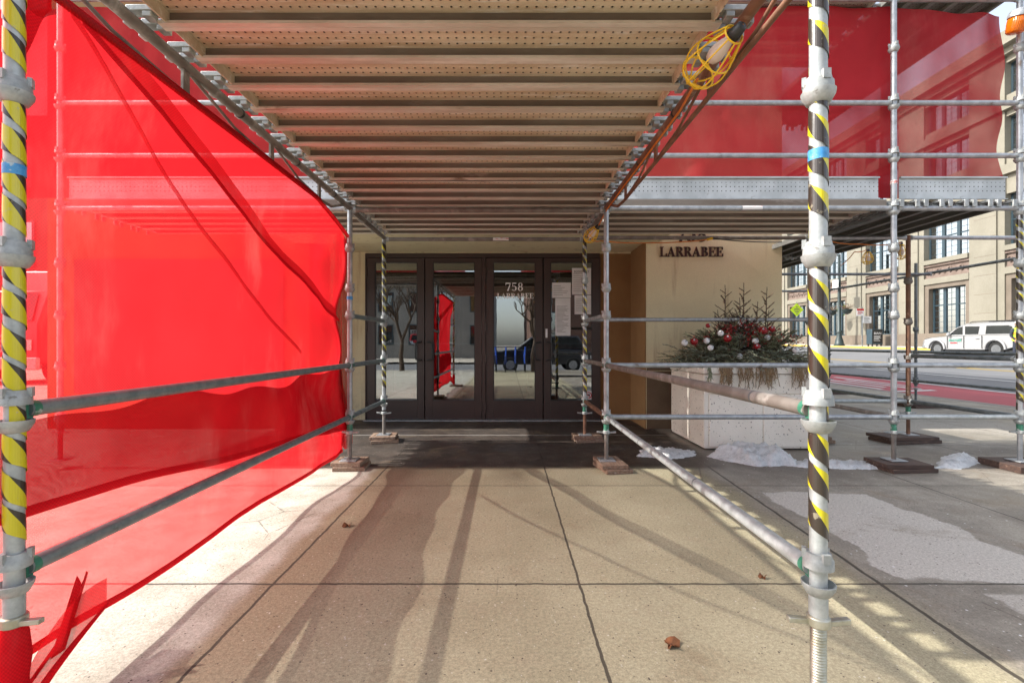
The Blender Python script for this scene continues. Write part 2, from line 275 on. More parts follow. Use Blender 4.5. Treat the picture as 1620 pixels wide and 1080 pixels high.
def concrete():
    t = NT('pavement concrete'); v = t.coord('Position'); s = t.xyz(v); X, Y = s[0], s[1]
    wob = t.math('MULTIPLY', t.math('SUBTRACT', t.noise(v, 2.3, 5, .6), .5), 1.0)
    wob2 = t.math('MULTIPLY', t.math('SUBTRACT', t.noise(v, 1.1, 4, .6), .5), 1.0)
    big = t.noise(v, .9, 6, .6); med = t.noise(v, 4.5, 5, .65); fine = t.noise(v, 70, 3, .7); spk = t.voro(v, 62)
    base = t.mix(t.ss(big, .35, .65), (.43, .395, .27), (.34, .305, .20))
    base = t.mix(t.math('MULTIPLY', t.ss(med, .52, .7), .5), base, (.37, .315, .215))
    # sunlit strip left of the net shadow, painted paler, plus salt residue
    def box(x0, x1, y0, y1, e, w=0.30):
        xx = t.math('MULTIPLY_ADD', wob, w, X); yy = t.math('MULTIPLY_ADD', wob2, w, Y)
        a = t.math('MULTIPLY', t.ss(xx, x0 - e, x0 + e), t.math('SUBTRACT', 1.0, t.ss(xx, x1 - e, x1 + e)))
        b = t.math('MULTIPLY', t.ss(yy, y0 - e, y0 + e), t.math('SUBTRACT', 1.0, t.ss(yy, y1 - e, y1 + e)))
        return t.math('MULTIPLY', a, b)
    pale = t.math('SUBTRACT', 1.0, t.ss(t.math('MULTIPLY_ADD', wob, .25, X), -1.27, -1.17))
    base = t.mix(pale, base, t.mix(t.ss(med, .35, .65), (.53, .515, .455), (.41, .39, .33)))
    # damp grey concrete on the right with a dried pale patch
    damp = box(1.82, 40, -9, 40, .12, .25)
    dampc = t.mix(t.ss(med, .4, .65), (.275, .25, .21), (.36, .33, .28))
    base = t.mix(damp, base, dampc)
    dry = t.math('MAXIMUM', box(2.02, 2.86, 2.28, 3.66, .015, .55), box(2.25, 4.2, .2, 2.16, .015, .45))
    dry2 = t.math('MULTIPLY', box(4.0, 7.4, 6.2, 8.6, .1, 1.4), .8)
    dry3 = t.math('MULTIPLY', box(2.4, 4.2, 6.7, 7.6, .06, 1.2), .5)
    base = t.mix(dry, base, t.mix(med, (.60, .575, .52), (.52, .495, .445)))
    base = t.mix(t.math('MAXIMUM', dry2, dry3), base, (.42, .39, .34))
    # soaked dirty concrete by the doors
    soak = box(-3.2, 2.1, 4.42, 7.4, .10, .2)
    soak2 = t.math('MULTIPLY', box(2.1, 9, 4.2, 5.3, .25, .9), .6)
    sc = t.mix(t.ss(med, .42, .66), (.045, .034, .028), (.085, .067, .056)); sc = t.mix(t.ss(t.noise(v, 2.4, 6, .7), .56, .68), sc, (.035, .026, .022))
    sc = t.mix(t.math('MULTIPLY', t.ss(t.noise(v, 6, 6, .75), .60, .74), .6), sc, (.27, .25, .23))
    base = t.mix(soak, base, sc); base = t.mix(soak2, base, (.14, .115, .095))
    cb = t.n("ShaderNodeCombineXYZ"); t.put(cb.inputs[0], t.math('FLOOR', t.math('DIVIDE', t.math('ADD', X, 1.148), 1.506))); t.put(cb.inputs[1], t.math('FLOOR', t.math('DIVIDE', t.math('ADD', Y, -.72), 1.57)))
    wn_ = t.n("ShaderNodeTexWhiteNoise"); t.put(wn_.inputs[0], cb.outputs[0])
    base = t.mix(1.0, base, t.mix(wn_.outputs['Value'], (.86, .85, .84), (1.08, 1.08, 1.08)), 'MULTIPLY')
    net_shade_l = t.math('MULTIPLY', box(-1.24, -.92, 1.0, 4.4, .05, .15), t.ss(t.noise(v, 1.5, 6, .65), .30, .5))  # brown strip painting in the net's shade between hem and rail shadow
    base = t.mix(t.math('MULTIPLY', net_shade_l, .6), base, (.25, .18, .115))
    crk = t.voro(v, 1.15, 1.0, '3D', 'DISTANCE_TO_EDGE'); crk = t.math('MULTIPLY', t.math('SUBTRACT', 1.0, t.ss(t.math('MULTIPLY_ADD', t.noise(v, 12, 4), .02, crk), .010, .016)), t.ss(t.noise(v, .8, 2), .56, .6))
    base = t.mix(t.math('MULTIPLY', crk, .6), base, (.08, .06, .045))
    # aggregate
    base = t.mix(t.math('MULTIPLY', t.ss(t.noise(v, 1.9, 7, .7, .6), .54, .70), .45), base, (.235, .17, .10))
    base = t.mix(.55, base, t.mix(t.ss(fine, .3, .7), (.52, .50, .47), (1.18, 1.16, 1.14)), 'MULTIPLY')
    gr2 = t.noise(v, 190, 2, .8); base = t.mix(.42, base, t.mix(t.ss(gr2, .35, .65), (.55, .52, .48), (1.2, 1.2, 1.2)), 'MULTIPLY')
    sp = t.math('SUBTRACT', 1.0, t.ss(spk, .20, .30)); rnd = t.noise(v, 33, 2)
    base = t.mix(t.math('MULTIPLY', t.math('MULTIPLY', sp, t.ss(rnd, .60, .66)), .75), base, (.62, .58, .50))
    base = t.mix(t.math('MULTIPLY', sp, t.math('SUBTRACT', 1.0, t.ss(rnd, .37, .41))), base, (.07, .05, .04))
    salt = t.math('MULTIPLY', t.math('SUBTRACT', 1.0, t.ss(t.voro(v, 14), .06, .085)), t.ss(t.noise(v, 1.7, 3), .45, .6))
    base = t.mix(t.math('MULTIPLY', salt, t.ss(X, .9, 2.2)), base, (.85, .86, .88))
    # joints
    def line(c, at, w):
        return t.math('SUBTRACT', 1.0, t.ss(t.math('ABSOLUTE', t.math('SUBTRACT', c, at)), w * .6, w))
    jw = t.math('MULTIPLY_ADD', t.noise(v, 9, 4), .02, -.01)
    Xj = t.math('ADD', X, jw); Yj = t.math('ADD', Y, jw)
    inn = t.math('SUBTRACT', 1.0, t.ss(X, 1.9, 1.92))
    J = None
    for c, at, w, m in ((Xj, -1.148, .009, inn), (Xj, .358, .008, inn), (t.math('MULTIPLY_ADD', Y, -.045, Xj), 1.735, .013, None),
                        (Xj, 3.45, .008, None), (Xj, 5.0, .009, None), (Xj, 6.55, .008, None), (Xj, 8.1, .008, None), (Xj, -2.65, .008, None), (Xj, -4.15, .008, None),
                        (Yj, 2.288, .009, None), (Yj, 3.875, .007, None), (Yj, .78, .009, None), (Yj, 5.42, .008, None), (Yj, 8.5, .01, None), (Yj, 10.0, .01, None), (Yj, 11.6, .01, None), (Yj, 13.2, .012, None)):
        l = line(c, at, w)
        if m is not None: l = t.math('MULTIPLY', l, m)
        J = l if J is None else t.math('MAXIMUM', J, l)
    base = t.mix(t.math('MULTIPLY', J, .88), base, (.035, .027, .02))
    wl6 = t.math('MULTIPLY', line(Yj, 6.02, .02), soak); base = t.mix(t.math('MULTIPLY', wl6, .6), base, (.42, .40, .38))
    wet = t.math('MAXIMUM', t.math('MULTIPLY', soak, .9), t.math('MULTIPLY', damp, t.math('SUBTRACT', 1.0, t.math('MAXIMUM', dry, t.math('MAXIMUM', dry2, dry3)))))
    rough = t.math('MULTIPLY_ADD', t.math('MULTIPLY', wet, t.ss(big, .3, .6)), -.45, .85)
    h = t.math('ADD', t.math('MULTIPLY', fine, .5), t.math('MULTIPLY', J, -2.0))
    t.bsdf(base, rough, 0, t.bump(h, .22, .003)); return t.m
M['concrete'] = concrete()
def asphalt(name, c1, c2):
    t = NT(name); v = t.coord('Position'); a = t.noise(v, .4, 6); b = t.noise(v, 30, 3, .7); c = t.noise(t.map(v, (3, .15, 1)), 1.0, 5)
    col = t.mix(t.ss(a, .35, .65), c1, c2); col = t.mix(t.math('MULTIPLY', t.ss(c, .5, .75), .5), col, tuple(x * 1.5 for x in c1))
    col = t.mix(.5, col, t.mix(b, (.5, .5, .5), (1.2, 1.2, 1.2)), 'MULTIPLY')
    t.bsdf(col, .8, 0, t.bump(b, .4, .01)); return t.m
M['asphalt'] = asphalt('street asphalt', (.135, .14, .15), (.17, .172, .178))
M['red_lane'] = asphalt('worn red lane paint', (.42, .085, .10), (.36, .08, .095))
M['road_white'] = asphalt('worn white road paint', (.68, .68, .66), (.5, .5, .48))
M['road_yellow'] = asphalt('worn yellow road paint', (.60, .40, .06), (.45, .32, .08))
M['kerb'] = asphalt('kerb concrete', (.30, .28, .25), (.24, .22, .20))
M['far_walk'] = asphalt('far pavement concrete', (.50, .46, .40), (.42, .39, .34))
M['yellow_kerb'] = asphalt('yellow painted kerb', (.62, .40, .05), (.5, .33, .08))
M['soil'] = asphalt('bare ground', (.16, .14, .12), (.2, .17, .14))

# ------------------------------------------------------------------ mesh helpers
class MB:
    def __init__(s): s.v = []; s.f = []; s.uv = {}
    def add(s, vs, fs):
        b = len(s.v); s.v += [Vector(p) for p in vs]; s.f += [tuple(b + i for i in f) for f in fs]; return s
    def box(s, x0, x1, y0, y1, z0, z1):
        return s.add([(x0, y0, z0), (x1, y0, z0), (x1, y1, z0), (x0, y1, z0), (x0, y0, z1), (x1, y0, z1), (x1, y1, z1), (x0, y1, z1)],
                     [(3, 2, 1, 0), (4, 5, 6, 7), (0, 1, 5, 4), (1, 2, 6, 5), (2, 3, 7, 6), (3, 0, 4, 7)])
    def obox(s, c, ax, ay, az):
        c = Vector(c); ax = Vector(ax); ay = Vector(ay); az = Vector(az); P = []
        for k in (-1, 1):
            for (i, j) in ((-1, -1), (1, -1), (1, 1), (-1, 1)): P.append(c + ax * i + ay * j + az * k)
        return s.add(P, [(3, 2, 1, 0), (4, 5, 6, 7), (0, 1, 5, 4), (1, 2, 6, 5), (2, 3, 7, 6), (3, 0, 4, 7)])
    def tube(s, p0, p1, r, n=12, r1=None, caps=True): return s.path([p0, p1], [r, r if r1 is None else r1], n, caps)
    def path(s, pts, r, n=8, caps=True, closed=False):
        pts = [Vector(p) for p in pts]; m = len(pts); rr = r if isinstance(r, (list, tuple)) else [r] * m; b = len(s.v); nrm = None
        for i, p in enumerate(pts):
            if closed: t = pts[(i + 1) % m] - pts[i - 1]
            else: t = pts[min(i + 1, m - 1)] - pts[max(i - 1, 0)]
            t.normalize()
            if nrm is None: nrm = t.orthogonal().normalized()
            else:
                nrm = nrm - t * nrm.dot(t)
                nrm = nrm.normalized() if nrm.length > 1e-6 else t.orthogonal().normalized()
            bi = t.cross(nrm)
            for k in range(n):
                a = 2 * math.pi * k / n; s.v.append(p + (nrm * math.cos(a) + bi * math.sin(a)) * rr[i])
        for i in range(m if closed else m - 1):
            j = (i + 1) % m
            for k in range(n):
                k2 = (k + 1) % n; s.f.append((b + i * n + k, b + i * n + k2, b + j * n + k2, b + j * n + k))
        if caps and not closed:
            s.f.append(tuple(b + k for k in reversed(range(n)))); s.f.append(tuple(b + (m - 1) * n + k for k in range(n)))
        return s
    def lathe(s, prof, c, n=20, axis=None, cap=True):
        c = Vector(c); az = Vector(axis or (0, 0, 1)).normalized(); ax = az.orthogonal().normalized() if axis else Vector((1, 0, 0)); ay = az.cross(ax); b = len(s.v)
        for (r, z) in prof:
            for k in range(n):
                a = 2 * math.pi * k / n; s.v.append(c + az * z + (ax * math.cos(a) + ay * math.sin(a)) * r)
        for i in range(len(prof) - 1):
            for k in range(n):
                k2 = (k + 1) % n; s.f.append((b + i * n + k, b + i * n + k2, b + (i + 1) * n + k2, b + (i + 1) * n + k))
        if cap:
            s.f.append(tuple(b + k for k in reversed(range(n)))); s.f.append(tuple(b + (len(prof) - 1) * n + k for k in range(n)))
        return s
    def ball(s, c, r, n=14, m=9, sq=(1, 1, 1)):
        prof = [(r * math.sin(math.pi * i / m), -r * math.cos(math.pi * i / m)) for i in range(m + 1)]
        prof[0] = (r * .02, -r); prof[-1] = (r * .02, r); b = len(s.v); s.lathe(prof, (0, 0, 0), n)
        for i in range(b, len(s.v)): s.v[i] = Vector((s.v[i].x * sq[0] + c[0], s.v[i].y * sq[1] + c[1], s.v[i].z * sq[2] + c[2]))
        return s
    def grid(s, fn, nu, nv):
        b = len(s.v)
        for j in range(nv + 1):
            for i in range(nu + 1): s.v.append(Vector(fn(i / nu, j / nv)))
        for j in range(nv):
            for i in range(nu):
                a = b + j * (nu + 1) + i; s.f.append((a, a + 1, a + nu + 2, a + nu + 1))
        return s
    def prism(s, poly, o, u, w, d):
        """polygon in plane (u,w) at o, extruded by vector d"""
        o = Vector(o); u = Vector(u); w = Vector(w); d = Vector(d); n = len(poly)
        A = [o + u * p[0] + w * p[1] for p in poly]; B = [p + d for p in A]
        return s.add(A + B, [tuple(reversed(range(n))), tuple(range(n, 2 * n))] + [(i, (i + 1) % n, n + (i + 1) % n, n + i) for i in range(n)])
    def build(s, name, mat, parent=None, loc=None, smooth=None, bevel=0, solid=0, wn=True):
        if parent is not None: org = WLOC[parent.name]
        elif loc is not None: org = Vector(loc)
        elif s.v:
            xs = [p.x for p in s.v]; ys = [p.y for p in s.v]; zs = [p.z for p in s.v]
            org = Vector(((min(xs) + max(xs)) / 2, (min(ys) + max(ys)) / 2, min(zs)))
        me = bpy.data.meshes.new(name); me.from_pydata([p - org for p in s.v], [], s.f)
        if s.uv:
            ul = me.uv_layers.new(name='UVMap')
            for poly in me.polygons:
                if poly.index in s.uv:
                    for li, c in zip(poly.loop_indices, s.uv[poly.index]): ul.data[li].uv = c
        bm = bmesh.new(); bm.from_mesh(me); bmesh.ops.recalc_face_normals(bm, faces=bm.faces); bm.to_mesh(me); bm.free()
        me.materials.append(mat)
        if smooth is not None:
            for p in me.polygons: p.use_smooth = True
            me.set_sharp_from_angle(angle=R(smooth))
        o = bpy.data.objects.new(name, me); COL.objects.link(o)
        if parent is not None: o.parent = parent; WLOC[o.name] = org.copy()
        else: o.location = org; WLOC[o.name] = org.copy()
        if solid:
            md = o.modifiers.new('thickness', 'SOLIDIFY'); md.thickness = solid
        if bevel:
            md = o.modifiers.new('bevel', 'BEVEL'); md.width = bevel; md.segments = 2; md.limit_method = 'ANGLE'; md.angle_limit = R(40)
            for p in me.polygons: p.use_smooth = True
            me.set_sharp_from_angle(angle=R(35)) if smooth is None else None
        return o
WLOC = {}
def tag(o, label=None, cat=None, group=None, kind=None):
    if label: o['label'] = label
    if cat: o['category'] = cat
    if group: o['group'] = group
    if kind: o['kind'] = kind
    return o
def thing(name, label, cat, loc, group=None):
    o = bpy.data.objects.new(name, None); COL.objects.link(o); o.location = loc; o.empty_display_size = .1
    WLOC[o.name] = Vector(loc); return tag(o, label, cat, group)
def copy_tree(o, loc, label=None, rotz=None, parent=None):
    c = o.copy(); COL.objects.link(c)
    if parent is None:
        c.location = loc
        if rotz is not None: c.rotation_euler = (0, 0, rotz)
    else: c.parent = parent
    if label: c['label'] = label
    for ch in list(o.children): copy_tree(ch, None, parent=c)
    return c
def fill_text(body, size, name, mat, parent, o, u, w, depth=.002, align='CENTER'):
    cu = bpy.data.curves.new('txt', 'FONT'); cu.body = body; cu.size = size; cu.extrude = depth; cu.align_x = align; cu.resolution_u = 3
    ob = bpy.data.objects.new('txt', cu); COL.objects.link(ob); dg = bpy.context.evaluated_depsgraph_get()
    me = bpy.data.meshes.new_from_object(ob.evaluated_get(dg)); bpy.data.objects.remove(ob); bpy.data.curves.remove(cu)
    u = Vector(u); w = Vector(w); nn = u.cross(w); o = Vector(o); mb = MB()
    mb.v = [o + u * p.co.x + w * p.co.y + nn * p.co.z for p in me.vertices]; mb.f = [tuple(p.vertices) for p in me.polygons]
    bpy.data.meshes.remove(me)
    return mb.build(name, mat, parent)

# serif lettering (unit cap height)
def glyph(ch):
    P = []; w = .8
    def rc(x0, x1, y0, y1): P.append([(x0, y0), (x1, y0), (x1, y1), (x0, y1)])
    def arc(cx, cy, rx, ry, tx, ty, a0, a1, n=12):
        for i in range(n):
            a = R(a0 + (a1 - a0) * i / n); b = R(a0 + (a1 - a0) * (i + 1) / n)
            P.append([(cx + rx * math.cos(a), cy + ry * math.sin(a)), (cx + rx * math.cos(b), cy + ry * math.sin(b)),
                      (cx + (rx - tx) * math.cos(b), cy + (ry - ty) * math.sin(b)), (cx + (rx - tx) * math.cos(a), cy + (ry - ty) * math.sin(a))])
    if ch in 'LRBE':
        rc(.13, .31, .06, .94); rc(.03, .41, 0, .06) if ch == 'R' else None
        if ch == 'R': rc(.03, .31, .94, 1)
    if ch == 'L': rc(.03, .41, .94, 1); rc(.03, .74, 0, .06); P.append([(.68, .06), (.74, .06), (.74, .32), (.70, .32)]); w = .78
    if ch == 'E':
        rc(.03, .72, .94, 1); rc(.03, .74, 0, .06); rc(.31, .52, .48, .54); rc(.52, .56, .38, .64)
        P.append([(.66, .94), (.72, .94), (.72, .70), (.69, .70)]); P.append([(.68, .06), (.74, .06), (.74, .30), (.71, .30)]); w = .80
    if ch == 'R':
        arc(.40, .74, .32, .26, .17, .06, -90, 90); rc(.31, .40, .94, 1); rc(.31, .40, .48, .54)
        P.append([(.40, .48), (.58, .48), (.80, .06), (.62, .06)]); rc(.60, .88, 0, .06); w = .88
    if ch == 'B':
        rc(.03, .31, .94, 1); rc(.03, .31, 0, .06); arc(.40, .76, .28, .24, .16, .06, -90, 90); arc(.42, .27, .34, .27, .17, .06, -90, 90)
        rc(.31, .42, 0, .06); rc(.31, .40, .94, 1); rc(.31, .40, .50, .555); w = .82
    if ch == 'A':
        P.append([(.10, .06), (.16, .06), (.46, .86), (.44, .98)]); P.append([(.40, 1), (.48, 1), (.80, .06), (.60, .06)])
        rc(.24, .62, .30, .36); rc(.0, .28, 0, .06); rc(.54, .90, 0, .06); w = .92
    if ch == '7':
        rc(.06, .62, .86, 1); P.append([(.06, .66), (.10, .66), (.12, .86), (.06, .86)]); P.append([(.56, .86), (.62, .86), (.40, 0), (.22, 0)]); w = .70
    if ch == '5':
        rc(.14, .58, .88, 1); P.append([(.14, .88), (.19, .88), (.16, .54), (.11, .50)]); arc(.32, .32, .30, .32, .17, .06, 128, -150, 18); w = .70
    if ch == '8':
        arc(.34, .75, .24, .25, .12, .05, 0, 360, 20); arc(.34, .27, .29, .27, .15, .05, 0, 360, 20); w = .72
    return P, w
def serif(body, h, o, u, wv, d, name, mat, parent, width=None):
    tot = sum(glyph(c)[1] for c in body); sx = h if width is None else width / tot
    mb = MB(); x = 0; k = 0; u = Vector(u); wv = Vector(wv); d = Vector(d); out = []
    for c in body:
        P, w = glyph(c); m = MB()
        for i, p in enumerate(P):
            m.prism([((x + a) * sx, b * h) for a, b in p], o, u, wv, d * (1 + .03 * (i % 7)))
        out.append(m.build(name, mat, parent)); x += w
    return out

# ------------------------------------------------------------------ setting: ground and street
def zr(x, y): return max(0, x - 9.6) * .03 + max(0, y - 12) * .014
def sheet(name, mat, xs, ys, zf, **kw):
    mb = MB(); nx, ny = len(xs), len(ys)
    mb.v = [Vector((x, y, zf(x, y))) for y in ys for x in xs]
    mb.f = [(j * nx + i, j * nx + i + 1, (j + 1) * nx + i + 1, (j + 1) * nx + i) for j in range(ny - 1) for i in range(nx - 1)]
    o = mb.build(name, mat, loc=(0, 0, 0)); tag(o, kind='structure', **kw); return o
YS = [-6.4, 0, 6, 12, 20, 30, 45, 60, 80, 110, 160]
sheet('ground', M['soil'], [-600, -40, 9, 32, 200, 900], [-600, -60, -30, 12, 60, 300, 900], lambda x, y: -.45 - (0 if abs(x) < 100 else 1.5))
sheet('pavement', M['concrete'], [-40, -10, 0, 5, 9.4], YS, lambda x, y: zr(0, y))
YR = [-120, -60, -25, -6.6] + YS[1:]
sheet('road', M['asphalt'], [9.6, 14, 18, 22, 26, 29.2], YR, lambda x, y: zr(x, y) - .12)
sheet('cross_road', M['asphalt'], [-80, -20, 0, 9.6], [-15.4, -11, -6.6], lambda x, y: -.121)
sheet('bus_lane', M['red_lane'], [9.9, 11, 12.35], YR[3:], lambda x, y: zr(x, y) - .116)
for nm, x0, w, m in (('lane_line', 12.38, .13, 'road_white'), ('lane_line', 14.9, .13, 'road_white'), ('centre_line', 17.9, .11, 'road_yellow'), ('centre_line', 18.2, .11, 'road_yellow')):
    sheet(nm, M[m], [x0, x0 + w], YR[3:], lambda x, y: zr(x, y) - .112)
mk = MB()                                   # worn letters painted in the bus lane
for (a, b, c, d) in ((10.35, 10.5, 12.9, 15.2), (10.75, 10.9, 13.3, 15.8), (11.15, 11.3, 12.6, 15.4), (10.35, 11.4, 12.3, 12.5), (11.5, 11.65, 13.4, 16.4)):
    mk.add([(a, c, zr(a, c) - .110), (b, c, zr(b, c) - .110), (b, d, zr(b, d) - .110), (a, d, zr(a, d) - .110)], [(0, 1, 2, 3)])
tag(mk.build('lane_marking', M['road_white']), kind='structure')
k = MB()
for i in range(len(YS) - 1):
    y0, y1 = YS[i], YS[i + 1]
    for (xa, xb, mm) in ((9.4, 9.6, 0),):
        k.add([(xa, y0, zr(0, y0) - .3), (xb, y0, zr(0, y0) - .3), (xb, y1, zr(0, y1) - .3), (xa, y1, zr(0, y1) - .3),
               (xa, y0, zr(0, y0) + .003), (xb, y0, zr(0, y0) + .003), (xb, y1, zr(0, y1) + .003), (xa, y1, zr(0, y1) + .003)],
              [(3, 2, 1, 0), (4, 5, 6, 7), (0, 1, 5, 4), (1, 2, 6, 5), (2, 3, 7, 6), (3, 0, 4, 7)])
k.box(-40, 9.4, -6.6, -6.4, -.3, .003)
tag(k.build('kerb', M['kerb'], loc=(0, 0, 0)), kind='structure')
sheet('far_pavement', M['far_walk'], [29.4, 33], YR, lambda x, y: zr(x, y))
k = MB()
for i in range(len(YR) - 1):
    y0, y1 = YR[i], YR[i + 1]; z0 = zr(29.2, y0); z1 = zr(29.2, y1)
    k.add([(29.2, y0, z0 - .3), (29.4, y0, z0 - .3), (29.4, y1, z1 - .3), (29.2, y1, z1 - .3), (29.2, y0, z0 + .02), (29.4, y0, z0 + .02), (29.4, y1, z1 + .02), (29.2, y1, z1 + .02)],
          [(3, 2, 1, 0), (4, 5, 6, 7), (0, 1, 5, 4), (1, 2, 6, 5), (2, 3, 7, 6), (3, 0, 4, 7)])
tag(k.build('far_kerb', M['yellow_kerb'], loc=(0, 0, 0)), kind='structure')

# ------------------------------------------------------------------ the entrance building
B = thing('corner_building', 'tan stucco corner building with a recessed entrance and bronze street address letters', 'building', (0, 7.23, 0))
w = MB(); DY = 7.23; FY = 6.47
w.box(-2.75, -2.2, DY, DY + .3, 0, 2.585); w.box(-2.75, 1.94, DY, DY + .3, 2.585, 9.5)
w.box(1.94, 3.83, FY, 12, .0, 9.5); w.box(-2.75, 1.94, 11.6, 12, 0, 9.5); w.box(3.83 - .3, 3.83, 12, 26, 0, 9.5)
w.build('wall', M['stucco'], B)
sw_ = MB(); sw_.box(-6.4, -2.75, FY, 12, 0, 9.5); sw_.build('side_wall', M['recess'], B); sw_ = MB(); sw_.box(-6.0, -3.1, FY - .03, FY - .001, .5, 2.35); sw_.build('dark_backing', M['lobby'], B)  # browned wall and dark sheet added to darken the view through the net
rc_ = MB(); rc_.box(1.44, 1.936, DY, DY + .3, 0, 2.585); rc_.box(1.925, 1.937, FY + .004, DY, 0, 2.605); rc_.build('recess_shade_panel', M['recess'], B)  # same wall, recess shade put into the browner colour
MB().box(-2.95, 2.08, 5.605, FY - .004, 2.578, 2.95).build('added_shade_canopy', M['stucco'], B)  # unseen slab added to shade the planter and entrance recess
MB().box(-2.745, 1.935, FY, DY - .002, 2.61, 3.2).build('soffit', M['stucco'], B)
ba = MB(); ba.box(1.945, 2.32, FY - .012, FY, 0, .80); ba.box(2.345, 2.9, FY - .012, FY, 0, .80); ba.box(1.945, 3.825, FY - .02, FY - .0, .815, .86)
ba.build('base_panel', mottled('brown stone base', (.20, .135, .08), (.15, .10, .06), 2, (.7, .9), 0, .2, None), B)
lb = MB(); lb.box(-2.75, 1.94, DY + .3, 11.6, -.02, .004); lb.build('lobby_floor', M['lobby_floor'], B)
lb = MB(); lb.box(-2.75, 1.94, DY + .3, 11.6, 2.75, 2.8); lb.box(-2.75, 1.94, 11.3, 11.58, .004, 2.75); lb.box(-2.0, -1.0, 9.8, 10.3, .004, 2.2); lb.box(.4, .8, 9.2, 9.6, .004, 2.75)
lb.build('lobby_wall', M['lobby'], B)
serif('LARRABEE', .135, (2.121, FY, 2.392), (1, 0, 0), (0, 0, 1), (0, -.028, 0), 'letter', M['bronze'], B, .885)
serif('758', .215, (2.345, FY, 2.598), (1, 0, 0), (0, 0, 1), (0, -.028, 0), 'numeral', M['bronze'], B, .44)

# ------------------------------------------------------------------ entrance doors
px = lambda x, Y=DY: (x - 802) / 735 * Y
pz = lambda y, Y=DY: CH + (544 - y) / 735 * Y
D = thing('entrance_doors', 'row of four dark brown framed glass entrance doors', 'doors', (-.38, DY, 0))
f = MB(); y0, y1 = DY - .03, DY + .06
f.box(-2.2, 1.44, y0, y1, 2.52, 2.585); f.box(-2.2, px(580.5), y0, y1, 0, 2.52); f.box(px(949.5), 1.44, y0, y1, 0, 2.52); f.box(px(762.8), px(768.4), y0, y1, 0, 2.52)
f.build('door_frame', M['door'], D, bevel=.004)
f = MB(); f.box(-2.2, 1.44, y0 - .10, y1, 0.0, .012); f.build('threshold', M['galv'], D)
LE = [(581, 671.5, 593.5, 660.7), (673, 762.3, 685, 751.5), (769, 858.5, 780.5, 847), (860, 949, 870.6, 937)]
gt, gb = 2.45, .30; leaves = []
for i, (a, b, c, d) in enumerate(LE):
    a, b, c, d = px(a), px(b), px(c), px(d); m = MB(); ya, yb = DY - .018, DY + .03
    m.box(a, c, ya, yb, .016, 2.515); m.box(d, b, ya, yb, .016, 2.515); m.box(c, d, ya, yb, gt, 2.515); m.box(c, d, ya, yb, .016, gb)
    leaf = m.build('door', M['door'], D, bevel=.003); leaves.append(leaf)
    m = MB(); m.box(c, d, DY + .004, DY + .010, gb, gt); m.build('pane', M['glass'], leaf)
    m = MB(); t_ = .012
    m.box(c, c + t_, DY - .012, DY + .003, gb, gt); m.box(d - t_, d, DY - .012, DY + .003, gb, gt); m.box(c + t_, d - t_, DY - .012, DY + .003, gt - t_, gt); m.box(c + t_, d - t_, DY - .012, DY + .003, gb, gb + t_)
    m.build('glazing_bead', M['black'], leaf)
    hx = b - .045 if i in (0, 2) else a + .045
    m = MB(); h = MB()
    s_ = -1 if i in (0, 2) else 1
    h.path([(hx, ya, .93), (hx + s_ * .0, ya - .06, .93), (hx + s_ * .07, ya - .075, .945), (hx + s_ * .075, ya - .075, 1.0), (hx + s_ * .075, ya - .075, 1.14), (hx + s_ * .07, ya - .075, 1.195), (hx, ya - .06, 1.21), (hx, ya, 1.21)], .013, 8)
    h.build('handle', M['black'], leaf, smooth=50)
    m = MB(); m.box(c + .012, d - .012, DY + .05, DY + .09, 1.17, 1.205); m.build('push_bar', M['galv_dark'], leaf)
    hg = MB(); ex = a if i in (0, 2) else b
    for zz in (.22, .95, 1.45, 2.3): hg.tube((ex, DY - .026, zz - .07), (ex, DY - .026, zz + .07), .009, 8)
    hg.build('hinge', M['door'], leaf, smooth=50)
serif('758', .125, (px(799), DY - .001, pz(460)), (1, 0, 0), (0, 0, 1), (0, -.0015, 0), 'numeral', M['letter_white'], leaves[2], .29)
serif('LARRABEE', .080, (px(786), DY - .001, pz(472)), (1, 0, 0), (0, 0, 1), (0, -.0015, 0), 'letter', M['letter_white'], leaves[2], .575)
def notice(x0, x1, ya, yb, label, lines, head=None):
    t = thing('paper_notice', label, 'notice', (px((x0 + x1) / 2), DY - .003, pz(yb)), 'notices taped to the glass door')
    X0, X1, Z0, Z1 = px(x0), px(x1), pz(yb), pz(ya)
    MB().box(X0, X1, DY - .0035, DY - .002, Z0, Z1).build('sheet', M['paper'], t)
    p = MB(); rr = random.Random(int(x0))
    for i in range(lines):
        z = Z1 - (Z1 - Z0) * (.22 + .72 * i / lines); l = rr.uniform(.35, .85) * (X1 - X0)
        p.box(X0 + .02, X0 + .02 + l * .95, DY - .0045, DY - .0037, z, z + .005)
    p.build('print', M['ink'], t)
    if head: fill_text(head, .052, 'heading', M['ink'], t, ((X0 + X1) / 2, DY - .005, Z1 - .075), (1, 0, 0), (0, 0, 1), .0005)
notice(873.5, 903, 447, 471, 'wide white notice at the top of the left pair on the rightmost door', 6)
notice(878.5, 902.5, 471.5, 531, 'long narrow white notice below the wide one on the rightmost door', 22)
notice(905, 935, 424, 466, 'white permit sheet with a bold number at the top right of the rightmost door', 9, 'B20000027')
notice(909, 935, 467, 497, 'white sheet below the numbered permit on the rightmost door', 8)
pr = thing('door_sticker', 'round red and white prohibition sticker low on the rightmost door', 'sticker', (px(930), DY - .003, pz(625)))
cx, cz = px(930.5), pz(625)
MB().box(cx - .06, cx + .06, DY - .0035, DY - .002, cz - .065, cz + .065).build('backing', M['paper'], pr)
rg = MB(); rg.path([(cx + .048 * math.cos(a), DY - .0055, cz + .048 * math.sin(a)) for a in [2 * math.pi * i / 24 for i in range(24)]], .006, 6, closed=True); rg.tube((cx - .034, DY - .0055, cz + .034), (cx + .034, DY - .0055, cz - .034), .005, 6)
